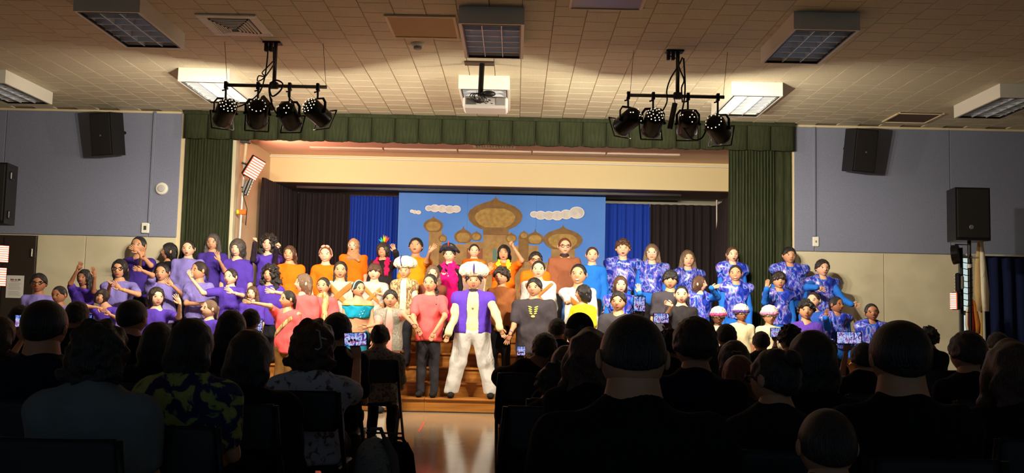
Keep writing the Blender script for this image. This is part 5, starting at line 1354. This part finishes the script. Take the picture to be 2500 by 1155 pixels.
P('tall girl with auburn hair and glasses in a brown sweater', 1379, 580, 622, 4, 'back', 'auburn', tc=(150, 92, 64), sk='L', row=6, mouth=0, w=1.2, slv='long', extra=[('glasses', 'brown'), ('collar', (60, 46, 46))], dy=0.28)
P('girl in white with one brown sash, hand held at her hip', 1413, 643, 695, -14, 'back', tc=(206, 206, 202), sk='M', row=3, slv='long', l=(1376, 716, 1388, 742, 'fist'), extra=[('sash', (186, 118, 52), .6, .8, -.3, .13)])
P('small child in yellow turned away, black bob', 1424, 695, 738, -72, 'bob', tc=(226, 208, 40), sk='M', mouth=0, row=1, dy=-.02, byaw=-40)
P('girl in a plain bright blue sweatshirt beside the backdrop edge', 1446, 602, 642, 0, 'back', 'brown', tc=(36, 116, 220), sk='L', mouth=0, row=6, slv='long', w=1.05, dy=0.06)
P('tall boy with short brown hair in a shiny galaxy tunic', 1521, 584, 628, -4, 'spiky', 'brown', tc=GAL[0], sk='L', top='poncho', row=6, pw=1.1, w=1.1, dy=0.3)
P('girl with white glasses and long brown hair in a galaxy tunic', 1592, 595, 638, -10, 'long', 'ash', tc=GAL[1], sk='L', top='poncho', row=6, pw=.95, mouth=0, dy=0.05, extra=[('glasses', 'white')])
P('girl with long light brown hair in a galaxy tunic by the black curtain', 1679, 610, 653, 4, 'long', 'ash', tc=GAL[2], sk='L', top='poncho', row=6, mouth=0, pw=.95, dy=0.3)
P('girl half hidden behind the charcoal boy raising an open hand, galaxy tunic', 1515, 673, 716, 2, 'longback', 'brown', tc=GAL[1], sk='L', top='poncho', row=2, dy=.05, r=(1560, 742, 1562, 708, 'open', -1, (-2, -12)))
P('boy with round face in a dark grey t-shirt behind the largest audience head', 1510, 711, 760, -16, 'short', tc=(64, 60, 66), sk='M', mouth=0, row=0, w=1.25)
P('boy with a black fringe frowning in a charcoal t-shirt', 1637, 660, 706, -12, 'bangs', tc=(62, 58, 66), sk='M', mouth=1, row=2, w=1.2, dy=-0.09)
P('boy with shaved hair in a black t-shirt, hand near his chest', 1664, 696, 741, -10, 'buzz', tc=(42, 38, 42), sk='L', row=1, dy=-.05, w=1.05, l=(1625, 775, 1645, 738, 'relax', -1, (-10, -4)))
P('girl in profile facing right in a galaxy tunic, hand stretched right', 1708, 673, 712, 66, 'longback', 'brown', tc=GAL[2], sk='L', top='poncho', row=2, r=(1752, 726, 1733, 697, 'flat', -1, (12, -3)), byaw=10, dy=0.11)
P('girl with two braids in a broad square galaxy tunic, top row', 1788, 602, 640, 4, 'braids', 'brown', tc=GAL[0], sk='L', top='poncho', row=5, pw=1.15, dy=-0.08)
P('girl with a curly ponytail in a galaxy tunic and bright blue sleeves', 1796, 646, 688, -16, 'pony', 'dark', tc=GAL[1], sk='M', top='poncho', row=3, mouth=2, pw=.95)
P('boy with cropped dark hair in a galaxy tunic before the green curtain', 1927, 602, 644, 2, 'fade', tc=GAL[2], sk='M', top='poncho', row=5, mouth=0, w=1.15, pw=1.1, dy=-0.06)
P('child with a dark fringe holding up a palm, galaxy tunic', 1902, 663, 705, -4, 'bangs', 'dark', tc=GAL[0], sk='M', top='poncho', row=3, l=(1868, 738, 1873, 697, 'flat', -1, (1, -12)), pw=.95)
P('boy in galaxy cloth with one arm across and one stretched to the right', 2008, 633, 675, 6, 'short', 'dark', tc=GAL[1], sk='L', top='poncho', row=4, mouth=0, l=(1970, 702, 2002, 702, 'open', -1, (12, 3)), r=(2056, 731, 2086, 747, 'open', -1, (12, 3)))
FL = lambda c: cloth(c, 'fleece_%d' % c[1])
P('child in a white fleece hat with hot pink brim, leftmost of three hats', 1754, 755, 793, -4, 'short', tc=(224, 214, 176), sk='K', mouth=0, row=0, wear=[('hat', 'fleece_hat', FL((226, 214, 200))), ('hat_brim', 'fleece_brim', FL((232, 90, 150)))], dy=-0.08)
P('child in a white fleece hat with purple brim, middle of three hats', 1810, 748, 785, 10, 'short', tc=(226, 216, 178), sk='D', mouth=0, row=0, dy=0.12, wear=[('hat', 'fleece_hat', FL((230, 222, 204))), ('hat_brim', 'fleece_brim', FL((104, 74, 150)))])
P('child in a white fleece hat with pale pink brim, rightmost of three hats', 1879, 752, 792, 4, 'short', tc=(228, 218, 180), sk='M', mouth=1, row=0, wear=[('hat', 'fleece_hat', FL((232, 226, 210))), ('hat_brim', 'fleece_brim', FL((226, 150, 186)))], dy=-0.08)
P('boy with curly black hair in a purple t-shirt, low at the right', 1968, 732, 780, -12, 'curlyshort', tc=(100, 64, 180), sk='M', mouth=0, row=0, dy=-.05, hs=.95)
P('boy with cropped hair looking left behind the purple-shirted boy', 1987, 712, 754, -40, 'buzz', 'dark', tc=(46, 92, 190), sk='L', row=1, mouth=0, dy=0.1)
P('girl with dark hair tied back looking right, palm raised, galaxy tunic', 2042, 723, 764, 34, 'back', tc=GAL[2], sk='D', top='poncho', mouth=0, row=1, l=(2021, 800, 2014, 770, 'flat', -1, (2, -12)), dy=-0.1)
P('girl at the far right end in a galaxy tunic, head tilted', 2128, 740, 783, -8, 'back', tc=GAL[1], sk='D', top='poncho', row=0, tilt=-8, mouth=0)
# ------------------------------------------------------------------ the audience and their folding chairs
M_chair = M('chair_black', (16, 16, 18), .45, .2); M_vinyl = M('chair_vinyl', (20, 20, 24), .5)
def chair_proto():
    r = {}
    g = MB().box((-.2, -.16, .385), (.2, .25, .402), bev=.012); r['seat'] = (g.mesh('seat'), M_vinyl)
    n = 10; v = []
    for sd in (0, 1):
        for k, z in enumerate((.6, .62, .78, .805)):
            for i in range(n+1):
                u = i/n*2-1; ww = .205 if k in (1, 2) else .185
                v.append((u*ww, -.245-.03*(1-u*u)-.03*(z-.6)-(.012 if sd == 0 else 0), z))
    W_ = n+1; o = 4*W_; f = []
    for k in range(3):
        for i in range(n):
            a = k*W_+i; f += [(a, a+1, a+1+W_, a+W_), (a+o, a+W_+o, a+1+W_+o, a+1+o)]
    for i in range(n): f += [(i, i+o, i+1+o, i+1), (3*W_+i, 3*W_+i+1, 3*W_+i+1+o, 3*W_+i+o)]
    for k in range(3): f += [(k*W_, (k+1)*W_, (k+1)*W_+o, k*W_+o), (k*W_+n, k*W_+n+o, (k+1)*W_+n+o, (k+1)*W_+n)]
    r['backrest'] = (MB().add(v, f).mesh('backrest', True), M_vinyl)
    for nm, s in (('leg', -1), ('leg ', 1)):
        r[nm] = (MB().tube([(s*.2, -.27, .8), (s*.215, -.25, .6), (s*.215, -.1, .4), (s*.215, .3, .012)], .0125, 8).mesh('leg', True), M_chair)
        r['rear_'+nm] = (MB().tube([(s*.195, .12, .39), (s*.195, -.29, .012)], .0125, 8).mesh('rear_leg', True), M_chair)
    r['crossbar'] = (MB().tube([(-.215, .2, .11), (.215, .2, .11)], .009, 6).mesh('crossbar'), M_chair); r['crossbar '] = (MB().tube([(-.195, -.2, .1), (.195, -.2, .1)], .009, 6).mesh('crossbar'), M_chair)
    for me, mt in r.values(): me.materials.append(mt)
    return r
CH = chair_proto()
def chair(x, y, label, rz=0, sc=1):
    r = empty('folding_chair', (x, y, 0), label, 'chair', 'black folding chairs of the audience'); r.rotation_euler = (0, 0, rz)
    for k, (me, mt) in CH.items(): inst(k.strip(), me, r)
    return r
HID = 'black folding chair mostly hidden under a seated viewer in the dark'
BLK, NVY = (20, 20, 24), (20, 26, 44)
# phones held up by the audience
def screen_mat(i): return ramp_mat('phone_screen_%d' % i, (24+3*i, 20, 26), [(.3, (10, 14, 40)), (.42, (70, 110, 200)), (.5, (200, 215, 250)), (.56, (150, 90, 150)), (.66, (30, 50, 130))], .3, 1.2, emis=.85)
def phone(x0, y0, x1, y1, Y, label, i, tilt=0):
    a, b = at(x0, y0, Y), at(x1, y1, Y); c = (a+b)/2; w_, h_ = abs(b.x-a.x)/2, abs(a.z-b.z)/2
    r = empty('phone', c, label, 'phone', 'phones filming the show'); r.rotation_euler = (0, R_(tilt), 0)
    MB().box((-w_, -.004, -h_), (w_, .006, h_), bev=.005).build('case', M_black, r)
    MB().box((-w_*.9, -.0052, -h_*.9), (w_*.9, -.0042, h_*.9)).build('screen', screen_mat(i), r)
    MB().ell((w_*.6, .008, h_*.6), (.006, .003, .006), 8, 5).build('camera_lens', M_blackm, r)
def A(label, x, yt, wpx, hair='short', hc='black', tc=BLK, yaw=0, Y=None, chl=HID, adult=True, **kw):
    Yd = Y or (468 if adult else 400)/wpx
    d = dict(label=label, x=x, yt=yt, yc=yt+wpx/.83, hk=1.0, Y=Yd, yaw=yaw, hair=hair, hc=hc, tc=tc, sit=True, group='seated audience', sk=['M', 'D', 'M'][int(x) % 3], mouth=0, pc=(26, 30, 42), cres=.018 if Yd > 5 else .014, res=.018 if Yd > 5 else .015, pres=.028)
    if Yd < 5 and hair: d['hair'] = hair+'+'
    d.update(kw)
    r = build_person(d)
    pk = d.get('phone')
    if pk: phone(*pk[1:5], HPOS[pk[0]].y-.03, *pk[5:])
    if chl: chair(r.location.x, r.location.y, chl)
    return r
FLORA = lambda nm, a, b, c, sc: ramp_mat(nm, sc, [(.0, b), (.16, b), (.24, c), (.34, a), (1, a)], .8, kind='vor')
floral_w = ramp_mat('white_floral', (26, 26, 22), [(.3, (60, 62, 70)), (.38, (130, 104, 96)), (.43, (176, 186, 200)), (.8, (186, 196, 210))], .85, .6)
floral_d = ramp_mat('grey_floral', (22, 22, 20), [(.32, (40, 40, 44)), (.42, (120, 116, 112)), (.55, (150, 142, 132)), (.62, (70, 66, 66)), (.75, (130, 124, 118))], .85, .8)
floral_b = ramp_mat('navy_yellow_floral', (16, 16, 16), [(.3, (14, 22, 70)), (.48, (18, 30, 84)), (.53, (150, 160, 80)), (.7, (176, 180, 96))], .8, .8)
plaid = ramp_mat('dark_plaid', (30, 30, 30), [(.3, (40, 44, 54)), (.5, (70, 74, 84)), (.6, (26, 28, 36))], .85, .3, 'wave')
A('man with short hair and navy polo shirt at left, in front of the dark door', 114, 733, 104, 'fade', tc=NVY, nk=1.3, w=1.15, extra=[('collar', NVY)], chl='black folding chair under the man in the navy polo at left')
A('woman in a plain grey t-shirt with dark wavy hair, nearest at left', 244, 787, 120, 'messy', 'dark', tc=(112, 118, 118), Y=3.3, w=1.3, sk='M', chl='black folding chair behind the woman in the grey t-shirt', hs=.98)
A('long-haired viewer at the left edge holding up a phone', 4, 772, 66, 'longback', 'brown', tc=(40, 34, 30), Y=5.6, r=(22, 880, 62, 818, 'relax', 1, (4, -12)), sk='M', phone=('r', 38, 768, 66, 800, 'glowing phone held up at the left edge', 0), chl='black folding chair under the long-haired viewer at the left edge')
A('dark head just left of the man in the navy polo', 52, 746, 54, 'short', Y=8.2, chl='black folding chair under the dark head beside the navy polo man')
A('viewer with dark cropped hair filming with a sideways phone at left', 190, 737, 54, 'short', Y=8.0, r=(232, 850, 222, 802, 'relax', 1, (-8, -10)), phone=('r', 167, 766, 226, 807, 'bright sideways phone left of the neat-haired man', 1), chl='black folding chair under the viewer with the sideways phone at left')
A('man with neat black hair looking slightly right, second row left', 326, 732, 70, 'fade', yaw=-14, w=1.05, chl='black folding chair under the neat-haired man at left')
A('viewer with rounded dark hair right of the neat-haired man', 388, 787, 76, 'longback', Y=5.6, chl='black folding chair under the viewer right of the neat-haired man')
A('woman with waist-long dark hair in a blue and yellow floral top', 470, 778, 104, 'longflat', 'black', tc=floral_b, Y=3.7, w=1.15, chl='black folding chair behind the woman in the blue and yellow floral top', pc=floral_b)
A('woman with long black hair and black jacket in pale jeans', 612, 806, 104, 'longflat', 'black', tc=BLK, Y=4.55, w=1.25, slv='long', pc=(100, 112, 126), chl='black folding chair behind the black-jacketed woman in pale jeans')
A('viewer with smooth long dark hair before the purple singers', 567, 758, 68, 'longback', Y=6.6, chl='black folding chair under the smooth-haired viewer before the purple singers')
A('viewer in the dark holding a small upright phone at left centre', 613, 755, 44, 'short', Y=8.6, r=(640, 852, 632, 812, 'relax', 1, (0, -12)), phone=('r', 617, 778, 641, 810, 'small upright glowing phone in front of the purple singers', 2), chl='black folding chair under the viewer with the small upright phone')
A('woman with a silver hair clip in a white floral blouse filming the show', 766, 785, 92, 'messy', 'brown', tc=floral_w, Y=5.35, w=1.12, sk='M', r=(866, 960, 874, 856, 'relax', 1, (-2, -12)), extra=[('clip',)], chl='black folding chair behind the woman in the white floral blouse', pc=(34, 40, 56), phone=('r', 839, 811, 897, 846, 'sideways phone held by the woman in white floral', 3, -3))
A('man with short dark hair between the two floral blouses', 825, 765, 67, 'short', w=1.1, Y=6.8, pc=(60, 58, 56), chl='black folding chair under the man between the two floral blouses')
A('woman with a low bun in a grey floral top on the aisle', 929, 792, 48, 'bun', 'dark', tc=floral_d, Y=9.0, w=1.25, hs=1.0, shc=(40, 40, 44), chl='black folding chair on the aisle behind the woman in grey floral', pc=(24, 26, 34), slv='short')
A('hunched man in a black jacket on the aisle looking at a phone', 1330, 814, 60, 'short', tc=(16, 15, 17), Y=7.4, w=1.45, slv='long', bx=-42, pc=(80, 74, 70), l=(1268, 935, 1276, 880, 'relax', 1, (-2, -12)), chl='black folding chair under the hunched man on the aisle', yaw=10, phone=('l', 1262, 845, 1283, 869, 'small glowing phone held low by the hunched man', 4))
A('viewer in a black baseball cap with a small back emblem', 1416, 765, 72, 'buzz', tc=BLK, Y=6.0, wear=[('baseball_cap', 'cap', M('cap_black', (14, 14, 18), .8))], extra=[('cap_logo',)], w=1.1, chl='black folding chair under the viewer in the baseball cap')
A('small dark head left of the baseball cap', 1361, 778, 42, 'short', Y=9.4, chl='black folding chair under the small dark head left of the cap')
A('viewer with rounded brown hair below the baseball cap', 1384, 844, 76, 'longback', 'brown', Y=5.2, chl='black folding chair under the brown-haired viewer below the cap')
A('child with curly dark hair in a pale collared shirt', 1355, 890, 80, 'curlyshort', 'dark', tc=(22, 22, 26), adult=False, Y=4.75, hs=.95, w=1.4, slv='long', bx=-16, extra=[('collar', (120, 126, 136))], chl='black folding chair under the curly-haired child in the pale collar')
A('woman with long frizzy brown hair left of the largest man', 1440, 808, 100, 'wavy', 'brown', tc=BLK, Y=3.9, chl='black folding chair under the woman with frizzy hair left of the largest man')
A('largest nearest man with cropped hair and thick neck in black', 1546, 762, 172, 'crop', tc=(14, 14, 16), Y=2.6, w=1.45, nk=1.2, sk='M', extra=[('necklace',)], chl='black folding chair under the largest nearest man')
A('man with short dark hair and navy shirt right of the largest man', 1697, 776, 104, 'short', tc=(18, 22, 44), w=1.1, yaw=4, chl='black folding chair under the man in navy right of the largest man')
A('boy with short hair and plaid shirt in front of the white fleece hats', 1773, 792, 48, 'short', 'dark', tc=plaid, adult=False, Y=7.6, chl='black folding chair under the boy in the plaid shirt')
A('woman with a heart-shaped hair clip', 1792, 832, 74, 'longback', 'dark', Y=6.4, extra=[('heartclip',)], chl='black folding chair under the woman with the heart hair clip')
A('viewer with reddish brown hair below the heart clip', 1803, 868, 78, 'longback', 'auburn', Y=5.4, chl='black folding chair under the viewer with reddish brown hair')
A('small dark head under the pale pink fleece hat', 1858, 810, 40, 'short', Y=9.0, r=(1892, 850, 1893, 828, 'relax', 1, (0, -12)), phone=('r', 1880, 800, 1910, 824, 'dark sideways phone under the pale pink fleece hat', 7), chl='black folding chair under the small head under the pale pink hat')
A('viewer with tousled dark hair below the purple-shirted boy', 1929, 795, 54, 'spiky', Y=7.6, chl='black folding chair under the tousled viewer below the purple shirt')
A('woman with long sleek dark hair at right of centre', 1981, 808, 112, 'longflat', Y=4.0, w=1.1, chl='black folding chair under the woman with sleek dark hair')
A('woman with a high loose bun and glasses looking left, bare shoulder', 1890, 850, 116, 'bun', 'dark', tc=(24, 24, 28), Y=3.4, yaw=38, slv=None, w=1.1, sk='M', extra=[('glasses', 'dark')], chl='black folding chair under the woman with bun and glasses')
A('small boy with shaved head sitting lowest at right', 2018, 995, 146, 'buzz', 'dark', tc=(20, 22, 28), adult=False, Y=2.7, sk='M', chl=None)
A('broad man with dark hair and polo collar at right', 2195, 783, 142, 'fade', tc=(16, 16, 20), Y=3.3, nk=1.3, w=1.3, sk='M', extra=[('collar', (40, 42, 48))], chl='black folding chair under the broad man with polo collar')
A('viewer with striped sleeve raising a phone with one hand at right', 2108, 838, 60, 'short', Y=6.0, l=(2052, 932, 2070, 838, 'relax', 1, (2, -12)), extra=[('stripe_sleeve', (170, 170, 174), 'l')], sk='M', phone=('l', 2040, 809, 2105, 841, 'dim sideways phone gripped by a raised hand at right', 8), chl='black folding chair under the viewer in the striped sleeve')
A('small dark head behind the broad man at right', 2266, 801, 40, 'curlyshort', Y=9.4, chl='black folding chair under the small head behind the broad man')
A('man with short dark hair below the right loudspeaker', 2360, 810, 82, 'short', Y=5.7, yaw=8, chl='black folding chair under the man below the right loudspeaker')
A('woman with frizzy brown hair at the right picture edge', 2468, 837, 112, 'wavy', 'brown', Y=3.9, w=1.2, chl='black folding chair under the frizzy-haired woman at the right edge')
A('dark head below the navy curtain', 2436, 812, 48, 'short', Y=8.6, chl='black folding chair under the dark head below the navy curtain')
A('viewer behind the largest man, only a raised hand with phone showing', 1572, 800, 62, 'short', Y=6.4, l=(1548, 850, 1560, 766, 'relax', 1, (0, -12)), phone=('l', 1546, 722, 1576, 762, 'upright phone above the largest audience head', 5), chl='black folding chair under the viewer hidden behind the largest man')
A('viewer with dark hair filming just right of the largest man', 1636, 806, 58, 'spiky', Y=6.9, r=(1650, 870, 1634, 790, 'relax', 1, (-6, -10)), phone=('r', 1594, 764, 1634, 790, 'sideways phone right of the upright phone', 6), chl='black folding chair under the viewer filming right of the largest man')
A('viewer behind the sleek-haired woman with a small phone', 2020, 828, 44, 'short', Y=8.4, r=(2036, 880, 2028, 852, 'relax', 1, (0, -12)), phone=('r', 2018, 826, 2034, 850, 'small phone glowing beside the sleek-haired woman', 9), chl='black folding chair under the viewer behind the sleek-haired woman')
# bags on the floor by the aisle
def backpack(px, py, Y, w_, h_, d_, mat, label, strap):
    q = at(px, py, Y); r = empty('backpack', (q.x, Y, 0), label, 'bag')
    g = SDF(.014); g.ecyl((0, 0, .1), (0, 0, h_*.72), (w_, d_), (w_*.85, d_*.8), (1, 0, 0), (0, 1, 0), k=.03); g.ell((0, 0, h_*.8), (w_*.7, d_*.7, h_*.2), k=.05); g.plane((0, 0, .0), (0, 0, -1)); g.wob(.005, 20)
    v, qd = g.mesh(); link('bag_body', np_mesh('bag_body', v, qd), mat, r)
    MB().box((-w_*.6, -d_-.03, .06), (w_*.6, -d_*.7, h_*.42), bev=.03).build('front_pocket', mat, r)
    MB().tube([(-.03, 0, h_*.98), (-.02, -.03, h_*1.08), (.03, -.03, h_*1.08), (.05, 0, h_*.97)], .012, 6).build('top_loop', strap, r, smooth=True)
    MB().tube([(.05, -d_*.3, h_*.97), (w_*.9, -d_*.6, h_*.8), (w_*1.08, -d_*.4, h_*.4), (w_, 0, .06)], .016, 6, flat=1.8).build('strap', strap, r, smooth=True)
backpack(917, 1080, 5.6, .125, .52, .1, ramp_mat('pale_patterned', 40, [(.3, (90, 100, 104)), (.45, (150, 160, 162)), (.7, (128, 140, 144))], .85, .6), 'pale grey patterned backpack standing on the floor by the aisle', cloth((110, 112, 114)))
backpack(972, 1085, 6.6, .1, .36, .1, cloth((18, 18, 20)), 'small black bag on the floor beside the pale backpack', cloth((24, 24, 26)))
